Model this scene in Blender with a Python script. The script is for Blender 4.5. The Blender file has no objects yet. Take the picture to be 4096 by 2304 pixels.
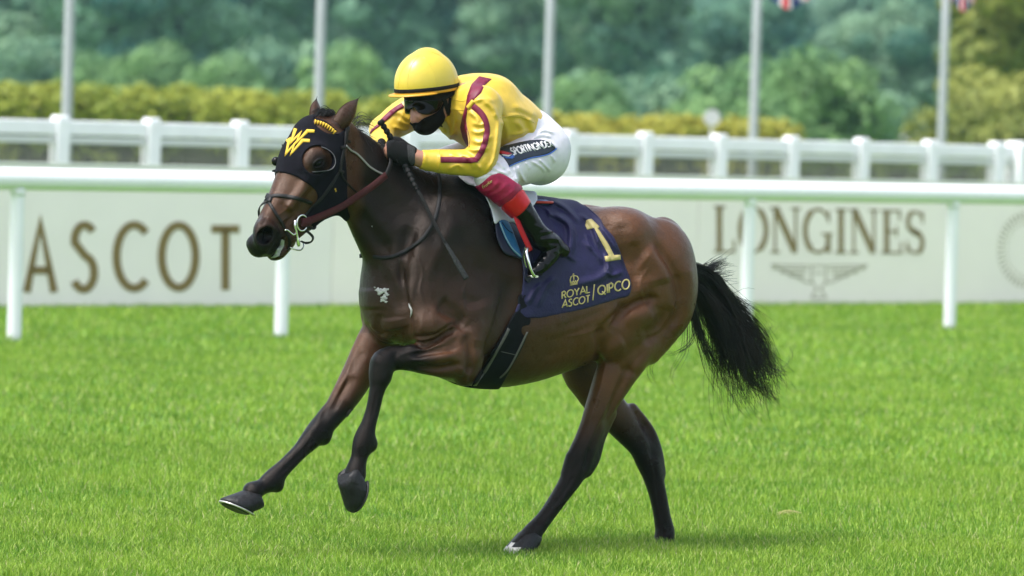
import bpy, bmesh, math, random
import numpy as np
from mathutils import Vector, Matrix
from mathutils.bvhtree import BVHTree
rng = np.random.default_rng(7)
random.seed(7)
sc = bpy.context.scene
COL = sc.collection

# ------------------------------------------------------------------ camera
FPX = 18440.0                      # focal length in pixels of a 4096 px wide frame
CAM_H, PITCH, ROLL = 1.88, math.radians(2.1), math.radians(1.7)
CC = np.array([0, -20.0, CAM_H])
_r0 = np.array([1.0, 0, 0]); _u0 = np.array([0, math.sin(PITCH), math.cos(PITCH)])
CD = np.array([0, math.cos(PITCH), -math.sin(PITCH)])
CR = _r0*math.cos(ROLL) + _u0*math.sin(ROLL); CU = -_r0*math.sin(ROLL) + _u0*math.cos(ROLL)
cd = bpy.data.cameras.new('camera'); cam = bpy.data.objects.new('camera', cd); COL.objects.link(cam)
cam.matrix_world = Matrix(((CR[0], CU[0], -CD[0], CC[0]), (CR[1], CU[1], -CD[1], CC[1]), (CR[2], CU[2], -CD[2], CC[2]), (0, 0, 0, 1)))
cd.sensor_width = 36.0; cd.lens = FPX*36/4096; cd.clip_start = 0.5; cd.clip_end = 4000
cd.dof.use_dof = True; cd.dof.focus_distance = 19.7; cd.dof.aperture_fstop = 3.0
sc.camera = cam

# ------------------------------------------------------------------ sky, sun, exposure
SUN_EL, SUN_AZ = math.radians(62), math.radians(238)      # azimuth: direction towards the sun, clockwise from +Y
w = bpy.data.worlds.new('World'); sc.world = w; w.use_nodes = True
nt = w.node_tree; nt.nodes.clear()
sky = nt.nodes.new('ShaderNodeTexSky'); sky.sky_type = 'NISHITA'; sky.sun_disc = False
sky.sun_elevation = SUN_EL; sky.sun_rotation = SUN_AZ; sky.dust_density = 3.0; sky.air_density = 1.0
hs = nt.nodes.new('ShaderNodeHueSaturation'); hs.inputs['Saturation'].default_value = 0.5
bg = nt.nodes.new('ShaderNodeBackground'); bg.inputs['Strength'].default_value = 0.115
wo = nt.nodes.new('ShaderNodeOutputWorld')
nt.links.new(sky.outputs[0], hs.inputs['Color']); nt.links.new(hs.outputs[0], bg.inputs['Color']); nt.links.new(bg.outputs[0], wo.inputs[0])
sl = bpy.data.lights.new('sun', 'SUN'); sl.energy = 1.5; sl.angle = math.radians(13); sl.color = (1.0, 0.965, 0.93)
sun = bpy.data.objects.new('sun', sl); COL.objects.link(sun)
_sd = Vector((math.sin(SUN_AZ)*math.cos(SUN_EL), math.cos(SUN_AZ)*math.cos(SUN_EL), math.sin(SUN_EL)))
sun.rotation_euler = _sd.to_track_quat('Z', 'Y').to_euler(); sun.location = (0, 0, 30)
sc.view_settings.view_transform = 'Standard'; sc.view_settings.look = 'None'
sc.view_settings.exposure = 1.72; sc.view_settings.gamma = 1.0; sc.view_settings.use_curve_mapping = False
sc.cycles.use_denoising = True
try: sc.cycles.denoiser = 'OPENIMAGEDENOISE'
except Exception: pass
sc.cycles.max_bounces = 6; sc.cycles.diffuse_bounces = 3; sc.cycles.glossy_bounces = 3; sc.cycles.transparent_max_bounces = 8
sc.cycles.caustics_reflective = False; sc.cycles.caustics_refractive = False

# ------------------------------------------------------------------ picture <-> place measurements
def ray(u, v): return CD + (u-2048)/FPX*CR - (v-1152)/FPX*CU
def ground(u, v, z=0.0):
    q = ray(u, v); return CC + q*((z-CAM_H)/q[2])
def project(P):
    W = np.asarray(P, float) - CC; D = W@CD
    return np.stack([2048 + FPX*(W@CR)/D, 1152 - FPX*(W@CU)/D], -1)

class Frame:
    """an upright frame: F forward, L to the left, Z up; yaw turns the forward axis from picture-left towards the viewer"""
    def __init__(s, yaw, O):
        y = math.radians(yaw)
        s.f = np.array([-math.cos(y), -math.sin(y), 0]); s.l = np.array([math.sin(y), -math.cos(y), 0]); s.O = np.array([O[0], O[1], 0.0])
    def at(s, u, v, lat=0.0):           # world point where the sight line meets the plane 'lat' metres left of the frame's mid plane
        q = ray(u, v); t = ((s.O-CC)@s.l + lat)/(q@s.l); return CC + q*t
    def loc(s, P):
        P = np.asarray(P, float) - s.O; return np.stack([P@s.f, P@s.l, P[..., 2]], -1)
    def world(s, p):
        p = np.asarray(p, float); return s.O + p[..., 0:1]*s.f + p[..., 1:2]*s.l + p[..., 2:3]*np.array([0, 0, 1.0])
_o = (ground(2075, 2213) + ground(2660, 2180))/2
HF = Frame(37, _o)                       # the horse's frame
def hp(u, v, lat=0.0): return HF.loc(HF.at(u, v, lat))
_poll = HF.at(1345, 500, 0.0)
HD = Frame(46, _poll)                    # its head is turned a little further to the viewer
def dp(u, v, lat=0.0): return HF.loc(HD.at(u, v, lat))
HL = HF.loc(HF.O + HD.l)                 # the head's lateral axis in horse coordinates
HLF = HF.loc(HF.O + HD.f)

# ------------------------------------------------------------------ implicit surfaces on a grid
def catmull(nodes, n=4):
    P = np.asarray(nodes, float)
    if len(P) < 3: return np.array([P[0] + (P[-1]-P[0])*t for t in np.linspace(0, 1, n+1)])
    E = np.vstack([2*P[0]-P[1], P, 2*P[-1]-P[-2]]); out = []
    for i in range(len(P)-1):
        a, b, c, d = E[i:i+4]
        for t in np.arange(n)/n:
            out.append(.5*((2*b) + (-a+c)*t + (2*a-5*b+4*c-d)*t*t + (-a+3*b-3*c+d)*t**3))
    out.append(P[-1]); return np.array(out)
def smin(a, b, k):
    if k <= 0: return np.minimum(a, b)
    h = np.maximum(k-np.abs(a-b), 0)/k
    return np.minimum(a, b) - h*h*k*.25
def smax(a, b, k): return -smin(-a, -b, k)
class Field:
    def __init__(s, lo, hi, h):
        s.h = h; s.lo = np.array(lo, np.float32); s.n = np.ceil((np.array(hi)-lo)/h).astype(int)+1
        s.D = np.full(s.n, .3, np.float32); s.ax = [s.lo[i] + h*np.arange(s.n[i], dtype=np.float32) for i in range(3)]
    def sub(s, lo, hi):
        i0 = np.clip(np.floor((lo-s.lo)/s.h).astype(int), 0, s.n); i1 = np.clip(np.ceil((hi-s.lo)/s.h).astype(int)+1, 0, s.n)
        return tuple(slice(a, b) for a, b in zip(i0, i1))
    def xyz(s, sl): return s.ax[0][sl[0]][:, None, None], s.ax[1][sl[1]][None, :, None], s.ax[2][sl[2]][None, None, :]
    def chain_d(s, nodes, lat=(0, 1, 0), n=4, pad=.05, cap=1.0):
        """nodes (F, L, Z, a, b): a = half thickness in the plane across 'lat', b = half thickness along 'lat'"""
        N = catmull(nodes, n).astype(np.float32); N[:, 3:] = np.maximum(N[:, 3:], .002); lat = np.asarray(lat, np.float32)
        R = N[:, 3:].max(1)
        sl = s.sub((N[:, :3]-R[:, None]).min(0)-pad, (N[:, :3]+R[:, None]).max(0)+pad)
        T = np.full([q.stop-q.start for q in sl], .3, np.float32)
        for A, B in zip(N[:-1], N[1:]):
            r = max(A[3:].max(), B[3:].max()) + pad
            ss = s.sub(np.minimum(A[:3], B[:3])-r, np.maximum(A[:3], B[:3])+r)
            ss = tuple(slice(max(p.start, q.start), max(max(p.start, q.start), min(p.stop, q.stop))) for p, q in zip(ss, sl))
            if any(q.stop <= q.start for q in ss): continue
            x, y, z = s.xyz(ss)
            d = B[:3]-A[:3]; L2 = float(d@d)+1e-12
            t = np.clip(((x-A[0])*d[0] + (y-A[1])*d[1] + (z-A[2])*d[2])/L2, 0, 1)
            qx, qy, qz = x-A[0]-t*d[0], y-A[1]-t*d[1], z-A[2]-t*d[2]
            a = A[3]+t*(B[3]-A[3]); b = A[4]+t*(B[4]-A[4])
            l = qx*lat[0]+qy*lat[1]+qz*lat[2]; n2 = np.maximum(qx*qx+qy*qy+qz*qz-l*l, 0); l2 = l*l
            k0 = np.sqrt(n2/a**2+l2/b**2); k1 = np.sqrt(n2/a**4+l2/b**4)+1e-6
            dd = np.where(k0 < .5, (k0-1)*np.minimum(a, b), k0*(k0-1)/k1)
            ls = tuple(slice(p.start-q.start, p.stop-q.start) for p, q in zip(ss, sl))
            T[ls] = np.minimum(T[ls], dd)
        return sl, T
    def ell_d(s, c, r, ax=None, pad=.05):
        """ellipsoid; ax = 3x3 rows of its own axes"""
        c = np.asarray(c, np.float32); r = np.asarray(r, np.float32); ax = np.eye(3, dtype=np.float32) if ax is None else np.asarray(ax, np.float32)
        e = np.sqrt(((ax*r[:, None])**2).sum(0))+pad
        sl = s.sub(c-e, c+e); x, y, z = s.xyz(sl); x = x-c[0]; y = y-c[1]; z = z-c[2]
        k0 = 0; k1 = 0
        for i in range(3):
            q = x*ax[i, 0]+y*ax[i, 1]+z*ax[i, 2]; k0 = k0+(q/r[i])**2; k1 = k1+(q/r[i]**2)**2
        k0 = np.sqrt(k0); k1 = np.sqrt(k1)+1e-6
        return sl, np.where(k0 < .5, (k0-1)*r.min(), k0*(k0-1)/k1)
    def add(s, st, k=.03): sl, T = st; s.D[sl] = smin(s.D[sl], T, k)
    def cut(s, st, k=.01): sl, T = st; s.D[sl] = smax(s.D[sl], -T, k)
    def chain(s, nodes, k=.03, lat=(0, 1, 0), n=4): s.add(s.chain_d(nodes, lat, n, pad=max(.04, k)), k)
    def ell(s, c, r, ax=None, k=.03): s.add(s.ell_d(c, r, ax, pad=max(.04, k)), k)
    def mesh(s): return surface_nets(s.D, s.lo, s.h)
def surface_nets(D, lo, h):
    S = D < 0; n = D.shape
    c = [S[i:n[0]-1+i, j:n[1]-1+j, k:n[2]-1+k] for i in (0, 1) for j in (0, 1) for k in (0, 1)]
    cnt = sum(x.astype(np.int8) for x in c); act = (cnt > 0) & (cnt < 8)
    I = np.argwhere(act); idx = np.full(act.shape, -1, np.int32); idx[act] = np.arange(len(I))
    acc = np.zeros((len(I), 3)); m = np.zeros(len(I))
    corner = [(i, j, k) for i in (0, 1) for j in (0, 1) for k in (0, 1)]
    V = np.stack([D[I[:, 0]+a, I[:, 1]+b, I[:, 2]+g] for a, b, g in corner], 1)
    for p in range(8):
        for q in range(p+1, 8):
            cp, cq = np.array(corner[p]), np.array(corner[q])
            if abs(cp-cq).sum() != 1: continue
            a, b = V[:, p], V[:, q]; x = (a < 0) != (b < 0)
            t = np.where(x, a/np.where(x, a-b, 1), 0)[:, None]
            acc += np.where(x[:, None], cp+t*(cq-cp), 0); m += x
    P = lo + h*(I + acc/m[:, None])
    faces = []
    for ax in range(3):
        s0 = [slice(None)]*3; s1 = [slice(None)]*3; s0[ax] = slice(0, n[ax]-1); s1[ax] = slice(1, n[ax])
        A, B = S[tuple(s0)], S[tuple(s1)]
        E = np.argwhere(A != B); flip = A[tuple(E.T)]
        o = [i for i in range(3) if i != ax]
        ok = (E[:, o[0]] > 0) & (E[:, o[1]] > 0) & (E[:, o[0]] < n[o[0]]-1) & (E[:, o[1]] < n[o[1]]-1); E = E[ok]; flip = flip[ok]
        q = []
        for du, dv in ((0, 0), (1, 0), (1, 1), (0, 1)):
            K = E.copy(); K[:, o[0]] -= du; K[:, o[1]] -= dv; q.append(idx[tuple(K.T)])
        q = np.stack(q, 1)
        if ax == 1: flip = ~flip
        q = np.where(flip[:, None], q, q[:, ::-1]); faces.append(q)
    return P, np.concatenate(faces)
def scatter(n, idx, val):
    return np.stack([np.bincount(idx, val[:, i], n) for i in range(val.shape[1])], 1)
def mesh_normals(P, Fc):
    n = np.cross(P[Fc[:, 2]]-P[Fc[:, 0]], P[Fc[:, 3 if Fc.shape[1] > 3 else 1]]-P[Fc[:, 1 if Fc.shape[1] > 3 else 0]])
    N = scatter(len(P), Fc.T.ravel(), np.tile(n, (Fc.shape[1], 1)))
    return N/(np.linalg.norm(N, axis=1, keepdims=True)+1e-12)
def smooth(P, Fc, it=1, lam=.5):
    k = Fc.shape[1]; a = np.concatenate([Fc[:, i] for i in range(k)]); b = np.concatenate([Fc[:, (i+1) % k] for i in range(k)])
    e = np.unique(np.stack([np.minimum(a, b), np.maximum(a, b)], 1).astype(np.int64) @ np.array([len(P), 1])); a, b = e//len(P), e % len(P)
    i = np.r_[a, b]; j = np.r_[b, a]; m = np.maximum(np.bincount(i, minlength=len(P)), 1)[:, None]
    for _ in range(it): P = P + lam*(scatter(len(P), i, P[j])/m-P)
    return P
def seg_dist(Q, line):
    """distance of 2D/3D points Q to a polyline, and the place along it"""
    line = np.asarray(line, float); best = np.full(len(Q), 1e9); tt = np.zeros(len(Q)); n = len(line)-1
    for i in range(n):
        d = line[i+1]-line[i]; t = np.clip(((Q-line[i])@d)/(d@d+1e-12), 0, 1)
        e = np.linalg.norm(Q-line[i]-t[:, None]*d, axis=1); b = e < best; best[b] = e[b]; tt[b] = (i+t[b])/n
    return best, tt

# ------------------------------------------------------------------ objects
ROOT0 = {}
def mkobj(name, P, Fc, mat=None, parent=None, origin=None, smooth_=True, attrs=None):
    """one mesh object; P in world metres; a child's vertices are kept relative to its thing's origin"""
    P = np.asarray(P, float)
    if len(P) == 0: print('EMPTY', name); return None
    if parent is not None: org = ROOT0[parent.name]; 
    else: org = np.array(origin if origin is not None else [*( (P.min(0)+P.max(0))/2)[:2], P[:, 2].min()])
    me = bpy.data.meshes.new(name)
    if isinstance(Fc, np.ndarray):
        me.vertices.add(len(P)); me.vertices.foreach_set('co', (P-org).astype(np.float32).ravel())
        k = Fc.shape[1]; me.loops.add(Fc.size); me.loops.foreach_set('vertex_index', Fc.ravel().astype(np.int32))
        me.polygons.add(len(Fc)); me.polygons.foreach_set('loop_start', np.arange(0, Fc.size, k, dtype=np.int32))
        me.update(calc_edges=True); me.validate()
    else:
        me.from_pydata((P-org).tolist(), [], Fc); me.update()
    if smooth_: me.polygons.foreach_set('use_smooth', np.array([p.loop_total <= 4 for p in me.polygons]) if len(me.polygons) < 20000 else np.ones(len(me.polygons), bool))
    for k, vals in (attrs or {}).items():
        vals = np.asarray(vals, np.float32)
        if vals.ndim == 1: a = me.attributes.new(k, 'FLOAT', 'POINT'); a.data.foreach_set('value', vals)
        else: a = me.attributes.new(k, 'FLOAT_COLOR', 'POINT'); a.data.foreach_set('color', np.c_[vals, np.ones(len(vals))].astype(np.float32).ravel() if vals.shape[1] == 3 else vals.ravel())
    o = bpy.data.objects.new(name, me); COL.objects.link(o)
    if mat is not None:
        for m_ in (mat if isinstance(mat, (list, tuple)) else [mat]): me.materials.append(m_)
    if parent is not None: o.parent = parent; ROOT0[o.name] = org
    else: o.location = org; ROOT0[o.name] = org
    return o
def empty(name, org, label, cat, group=None):
    o = bpy.data.objects.new(name, None); COL.objects.link(o); o.location = org; ROOT0[o.name] = np.array(org, float)
    return tag(o, label, cat, group)
def tag(o, label, cat, group=None):
    o['label'] = label; o['category'] = cat
    if group: o['group'] = group
    return o
def kind(o, k): o['kind'] = k; return o
def merge(parts):
    P = []; Fc = []; n = 0
    for p, f in parts:
        P.append(np.asarray(p, float)); Fc += [[i+n for i in q] for q in (f.tolist() if isinstance(f, np.ndarray) else f)]; n += len(p)
    return np.concatenate(P), Fc
def box(c, s, R=None):
    """a box with its centre, full sizes and optional axes as rows"""
    R = np.eye(3) if R is None else np.asarray(R, float)
    P = np.array([[x, y, z] for x in (-.5, .5) for y in (-.5, .5) for z in (-.5, .5)])*np.asarray(s)
    return np.asarray(c)+P@R, [[0, 1, 3, 2], [4, 6, 7, 5], [0, 4, 5, 1], [2, 3, 7, 6], [0, 2, 6, 4], [1, 5, 7, 3]]
def rbox(c, s, R=None, bev=.006):
    """a box with bevelled edges"""
    bm = bmesh.new(); bmesh.ops.create_cube(bm, size=1.0)
    for v in bm.verts: v.co = Vector([v.co[i]*s[i] for i in range(3)])
    bmesh.ops.bevel(bm, geom=bm.edges[:], offset=bev, segments=2, affect='EDGES', profile=.5)
    bm.verts.index_update(); R = np.eye(3) if R is None else np.asarray(R, float)
    P = np.asarray(c)+np.array([v.co[:] for v in bm.verts])@R; f = [[v.index for v in q.verts] for q in bm.faces]; bm.free(); return P, f
def tube(pts, r, n=10, caps=True, flat=None, up=None):
    """a tube along points; r number or list; flat = (width, thickness) makes a strap whose thickness points along 'up'"""
    pts = np.asarray(pts, float); m = len(pts); r = np.broadcast_to(np.asarray(r, float), (m,))
    T = np.gradient(pts, axis=0); T /= np.linalg.norm(T, axis=1, keepdims=True)+1e-12
    ref = np.array([0, 0, 1.0]) if abs(T[0, 2]) < .9 else np.array([1.0, 0, 0])
    if up is not None: ref = None
    P = []; N = None
    for i in range(m):
        if up is not None: N = np.asarray(up[i] if np.ndim(up) > 1 else up, float)
        elif N is None: N = ref
        N = N-T[i]*(N@T[i]); N = N/(np.linalg.norm(N)+1e-12); B = np.cross(T[i], N)
        a = np.arange(n)*2*math.pi/n
        if flat: cs, sn = np.cos(a), np.sin(a); cs = np.sign(cs)*abs(cs)**.5; sn = np.sign(sn)*abs(sn)**.5; P.append(pts[i]+sn[:, None]*B*flat[0]/2+cs[:, None]*N*flat[1]/2)
        else: P.append(pts[i]+r[i]*(np.cos(a)[:, None]*N+np.sin(a)[:, None]*B))
    P = np.concatenate(P); f = []
    for i in range(m-1):
        for j in range(n): k = (j+1) % n; f.append([i*n+j, i*n+k, (i+1)*n+k, (i+1)*n+j])
    if caps: f.append(list(range(n))[::-1]); f.append([(m-1)*n+j for j in range(n)])
    return P, f
def resample(pts, n):
    pts = catmull(pts, 8) if len(pts) > 2 else np.asarray(pts, float)
    s = np.r_[0, np.cumsum(np.linalg.norm(np.diff(pts, axis=0), axis=1))]; t = np.linspace(0, s[-1], n)
    return np.stack([np.interp(t, s, pts[:, i]) for i in range(pts.shape[1])], 1)

# ------------------------------------------------------------------ materials
def lin(c):
    """sRGB 0-255 or hex to linear"""
    if isinstance(c, str): c = [int(c[i:i+2], 16) for i in (0, 2, 4)]
    c = np.array(c, float)/255; return tuple(np.where(c <= .04045, c/12.92, ((c+.055)/1.055)**2.4))+(1.0,)
MATS = {}
def mat(name, col, rough=.6, spec=.5, noise=.0, nscale=20., bump=0., bscale=60., metal=0., sheen=0., coat=0., col2=None, emit=None, detail=4):
    if name in MATS: return MATS[name]
    m = bpy.data.materials.new(name); m.use_nodes = True; t = m.node_tree; b = t.nodes['Principled BSDF']
    c = col if len(col) == 4 else (*col, 1)
    b.inputs['Base Color'].default_value = c; b.inputs['Roughness'].default_value = rough; b.inputs['Metallic'].default_value = metal
    b.inputs['Specular IOR Level'].default_value = spec; b.inputs['Sheen Weight'].default_value = sheen; b.inputs['Coat Weight'].default_value = coat
    tc = t.nodes.new('ShaderNodeTexCoord')
    if noise or col2:
        n = t.nodes.new('ShaderNodeTexNoise'); n.inputs['Scale'].default_value = nscale; n.inputs['Detail'].default_value = detail; t.links.new(tc.outputs['Object'], n.inputs['Vector'])
        mx = t.nodes.new('ShaderNodeMix'); mx.data_type = 'RGBA'
        c2 = col2 if col2 is not None else tuple(x*(1-noise) for x in c[:3])+(1,); c1 = c if col2 is not None else tuple(min(1, x*(1+noise)) for x in c[:3])+(1,)
        mx.inputs['A'].default_value = c1; mx.inputs['B'].default_value = c2 if len(c2) == 4 else (*c2, 1)
        rp = t.nodes.new('ShaderNodeMapRange'); rp.inputs['From Min'].default_value = .3; rp.inputs['From Max'].default_value = .7
        t.links.new(n.outputs['Fac'], rp.inputs['Value']); t.links.new(rp.outputs[0], mx.inputs['Factor']); t.links.new(mx.outputs['Result'], b.inputs['Base Color'])
    if bump:
        n = t.nodes.new('ShaderNodeTexNoise'); n.inputs['Scale'].default_value = bscale; n.inputs['Detail'].default_value = 5; t.links.new(tc.outputs['Object'], n.inputs['Vector'])
        bp = t.nodes.new('ShaderNodeBump'); bp.inputs['Strength'].default_value = min(1, bump*2); bp.inputs['Distance'].default_value = bump*.02
        t.links.new(n.outputs['Fac'], bp.inputs['Height']); t.links.new(bp.outputs[0], b.inputs['Normal'])
    if emit: b.inputs['Emission Color'].default_value = (*emit[:3], 1); b.inputs['Emission Strength'].default_value = emit[3]
    MATS[name] = m; return m

# ================================================================== the horse
PXM = 922.0
RES = .005
def hn(u, v, lat, a, b=None): return (*hp(u, v, lat), a/PXM, (a if b is None else b)/PXM)      # a, b in px of the photograph at the horse
def dn(u, v, lat, a, b): return (*dp(u, v, lat), a, b)
def horse_field(lo=(-.75, -.52, -.05), hi=(2.15, .52, 2.08), res=RES):
    G = Field(lo, hi, res)
    # trunk: stations along F (centre z, half height, half width)
    tr = [(1.07, 1.18, .17, .13), (.98, 1.19, .30, .17), (.88, 1.17, .39, .215), (.72, 1.15, .42, .255), (.50, 1.125, .402, .285), (.28, 1.135, .365, .30), (.08, 1.165, .33, .288),
          (-.07, 1.205, .29, .265), (-.17, 1.21, .245, .235), (-.25, 1.18, .17, .18)]
    N = []
    t = np.array(tr); s = catmull(t, 5)
    sl = G.sub(np.array([-.62, -.42, .55]), np.array([1.4, .42, 1.75])); x, y, z = G.xyz(sl)
    xs = s[::-1, 0]
    xc = np.clip(x, xs[0], xs[-1])
    cz = np.interp(xc, xs, s[::-1, 1]); rz = np.interp(xc, xs, s[::-1, 2]); ry = np.interp(xc, xs, s[::-1, 3])
    zz = (z-cz)/rz; wide = 1-.10*np.clip(zz, -1, 1)           # the ribs are a little wider below
    ex = np.abs(x-xc)/.14
    k = (np.abs(zz)**2.25+np.abs(y/(ry*wide))**2.25+ex**2.25)**(1/2.25)
    G.add((sl, ((k-1)*np.minimum(rz, ry)).astype(np.float32)), .02)
    # withers, spine
    G.chain([(1.0, 0, 1.47, .1, .06), (.78, 0, 1.53, .075, .05), (.55, 0, 1.49, .06, .06), (.2, 0, 1.46, .06, .08)], .08)
    # croup and hips
    for sgn in (1, -1):
        G.ell((.02, .15*sgn, 1.385), (.19, .14, .125), None, .07)
        G.ell((.03, .235*sgn, 1.385), (.085, .05, .07), None, .07)              # point of hip
        G.ell((-.235, .125*sgn, 1.21), (.155, .12, .26), None, .06)             # buttock
    G.ell((-.21, 0, 1.27), (.13, .10, .12), None, .07)
    # neck
    G.chain([hn(1365, 640, -.01, 128, 72), hn(1425, 690, -.01, 140, 72), hn(1495, 770, -.005, 162, 78), hn(1580, 870, 0, 200, 102), hn(1660, 950, 0, 240, 140), hn(1730, 1030, 0, 270, 170)], .07, n=8)
    G.chain([hn(1350, 528, -.01, 48, 36), hn(1425, 578, 0, 38, 30), hn(1530, 650, 0, 40, 32), hn(1680, 737, 0, 45, 38), hn(1800, 765, 0, 50, 42)], .06)       # crest
    G.chain([hn(1425, 800, .03, 38, 36), hn(1490, 905, .03, 44, 45), hn(1545, 1000, .03, 52, 55), hn(1580, 1120, .03, 55, 60)], .05)                    # throat / jugular
    # breast
    G.ell(hp(1565, 1190, 0), (.12, .15, .20), None, .06)
    for sgn in (1, -1):
        G.ell(hp(1575, 1262, 0)+np.array([-.02, .085*sgn, 0]), (.09, .085, .125), None, .025)   # pectorals
    # shoulders: shoulder blade, point of shoulder, upper arm
    for sgn in (1, -1):
        M = np.array([1 if sgn > 0 else .965, sgn, 1])
        rx = np.array([(.42, 0, -.907), (0, 1, 0), (.907, 0, .42)])
        G.ell(hp(1785, 1030, .16)*M, (.27, .075, .17), rx, .13)
        G.ell(hp(1712, 1240, .17)*M, (.115, .085, .15), None, .06)
        G.chain([(*(hp(1712, 1290, .2)*M), .08, .065), (*(hp(1830, 1370, .215)*M), .095, .075)], .04, n=10)
        G.ell(hp(1885, 1280, .225)*M, (.15, .065, .17), None, .07)     # triceps
    # near foreleg, folded
    lg = [hn(1850, 1420, .25, 96, 60), hn(1775, 1424, .245, 85, 60), hn(1700, 1430, .22, 66, 54), hn(1625, 1432, .185, 50, 46), hn(1568, 1434, .155, 50, 48), hn(1532, 1456, .15, 50, 50), hn(1520, 1505, .148, 40, 44)]
    G.chain(lg, .014)
    G.ell(hp(1862, 1488, .24), (.07, .05, .06), None, .02)                                      # elbow
    G.chain([hn(1524, 1500, .148, 40, 42), hn(1507, 1565, .145, 30, 32), hn(1491, 1640, .14, 27, 29), hn(1474, 1700, .138, 30, 31), hn(1458, 1752, .135, 40, 38), hn(1449, 1785, .135, 40, 38), hn(1436, 1830, .13, 32, 33), hn(1424, 1875, .128, 38, 40), hn(1420, 1900, .128, 42, 44)], .02)
    G.ell(hp(1486, 1778, .135), np.array([.025, .025, .03]), None, .03)                        # ergot of the fetlock
    # far foreleg, reaching forward
    G.chain([hn(1560, 1290, -.14, 95, 75), hn(1500, 1380, -.14, 82, 66), hn(1442, 1480, -.135, 70, 60), hn(1385, 1580, -.13, 58, 52), hn(1330, 1660, -.125, 46, 46), hn(1280, 1714, -.125, 46, 45), hn(1245, 1755, -.12, 42, 41), hn(1205, 1800, -.12, 33, 34), hn(1145, 1862, -.115, 31, 31), hn(1105, 1902, -.115, 37, 36), hn(1082, 1926, -.115, 40, 38), hn(1050, 1946, -.115, 31, 33), hn(1010, 1966, -.115, 40, 42)], .02)
    G.ell(hp(1296, 1748, -.12), (.03, .03, .035), None, .03)
    G.ell(hp(1112, 1945, -.115), (.025, .025, .025), None, .03)
    # near hind leg
    G.ell(hp(2630, 1110, .2), (.19, .115, .25), None, .05)                                     # thigh
    G.chain([hn(2640, 1040, .19, 130, 100), hn(2675, 1170, .185, 105, 95), hn(2650, 1290, .17, 88, 85), hn(2590, 1400, .155, 62, 62)], .05)   # hamstrings
    G.chain([hn(2560, 1040, .22, 95, 70), hn(2560, 1170, .225, 112, 78), hn(2510, 1280, .22, 105, 72), hn(2462, 1360, .2, 78, 62)], .05)      # quadriceps to stifle
    G.chain([hn(2560, 1300, .17, 125, 90), hn(2512, 1400, .165, 108, 80), hn(2470, 1480, .155, 92, 70), hn(2428, 1570, .145, 74, 60), hn(2388, 1668, .13, 60, 50), hn(2354, 1752, .12, 54, 46), hn(2328, 1815, .115, 58, 48), hn(2312, 1858, .11, 57, 48), hn(2283, 1920, .105, 45, 42), hn(2232, 1998, .1, 35, 36), hn(2172, 2080, .09, 32, 34), hn(2128, 2132, .085, 39, 38), hn(2106, 2158, .085, 40, 40), hn(2076, 2184, .08, 36, 40)], .03)
    G.chain([hn(2445, 1655, .125, 24, 20), hn(2405, 1745, .115, 22, 20), hn(2376, 1832, .11, 26, 24), hn(2345, 1885, .105, 26, 26)], .03)    # hamstring tendon and point of hock
    G.ell(hp(2135, 2172, .085), (.025, .03, .03), None, .03)
    # far hind leg
    G.chain([hn(2480, 1300, -.16, 135, 85), hn(2345, 1440, -.16, 112, 80), hn(2370, 1530, -.15, 96, 70), hn(2430, 1625, -.135, 78, 60), hn(2502, 1708, -.12, 66, 52), hn(2562, 1778, -.105, 58, 48), hn(2592, 1838, -.10, 56, 48), hn(2612, 1905, -.095, 42, 42), hn(2634, 1990, -.085, 36, 36), hn(2650, 2070, -.08, 36, 36), hn(2660, 2125, -.08, 41, 40), hn(2655, 2165, -.08, 42, 42)], .03)
    G.chain([hn(2530, 1635, -.12, 24, 20), hn(2598, 1722, -.105, 22, 20), hn(2625, 1800, -.1, 24, 24), hn(2640, 1890, -.095, 22, 24)], .03)
    # sheath and udder region
    G.ell(hp(2360, 1400, 0), (.10, .07, .05), None, .04)
    # ---------------- head
    G.chain([dn(1345, 530, 0, .075, .075), dn(1288, 585, 0, .122, .108), dn(1242, 655, 0, .142, .115), dn(1205, 735, 0, .128, .094), dn(1150, 815, 0, .100, .072), dn(1110, 880, 0, .086, .06), dn(1078, 940, 0, .074, .055), dn(1064, 972, 0, .058, .05)], .03, HL, n=8)
    def both(fn):
        for sgn in (1, -1): fn(sgn)
    AX = np.array([HLF, HL, (0, 0, 1.0)])
    th = math.radians(-48); hx = np.array([HLF*math.cos(th)+np.array([0, 0, 1])*math.sin(th), HL, -HLF*math.sin(th)+np.array([0, 0, 1])*math.cos(th)])
    def sides(s):
        G.ell(dp(1330, 735, .062*s), (.135, .048, .12), hx, .05)                                 # jowl
        G.chain([dn(1300, 810, .05*s, .055, .026), dn(1235, 880, .045*s, .036, .022), dn(1160, 950, .035*s, .03, .022)], .03, HL)   # jaw
        G.ell(dp(1258, 640, .098*s), (.06, .034, .046), hx, .05)                               # eye socket
        G.chain([dn(1240, 715, .097*s, .02, .012), dn(1190, 785, .08*s, .016, .01), dn(1155, 830, .066*s, .012, .008)], .03, HL)   # facial crest
        G.ell(dp(1060, 940, .046*s), (.066, .036, .056), hx, .02)                               # nostril
        G.cut(G.ell_d(dp(1066, 944, .083*s), (.040, .042, .030), hx), .008)
        G.chain([dn(1128, 800, .022*s, .03, .022), dn(1075, 880, .024*s, .028, .02), dn(1042, 915, .03*s, .024, .02)], .03, HL)     # nasal bone
    both(sides)
    G.ell(dp(1030, 975, 0), (.042, .054, .042), AX, .02)                                        # upper lip
    G.ell(dp(1034, 1002, 0), (.032, .046, .030), AX, .015)
    G.chain([dn(1150, 965, 0, .034, .036), dn(1112, 1005, 0, .034, .04), dn(1096, 1018, 0, .026, .036)], .012, HL)     # lower lip and chin
    G.ell(dp(1248, 530, 0), (.05, .075, .06), AX, .05)                                          # forehead
    return G
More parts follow.
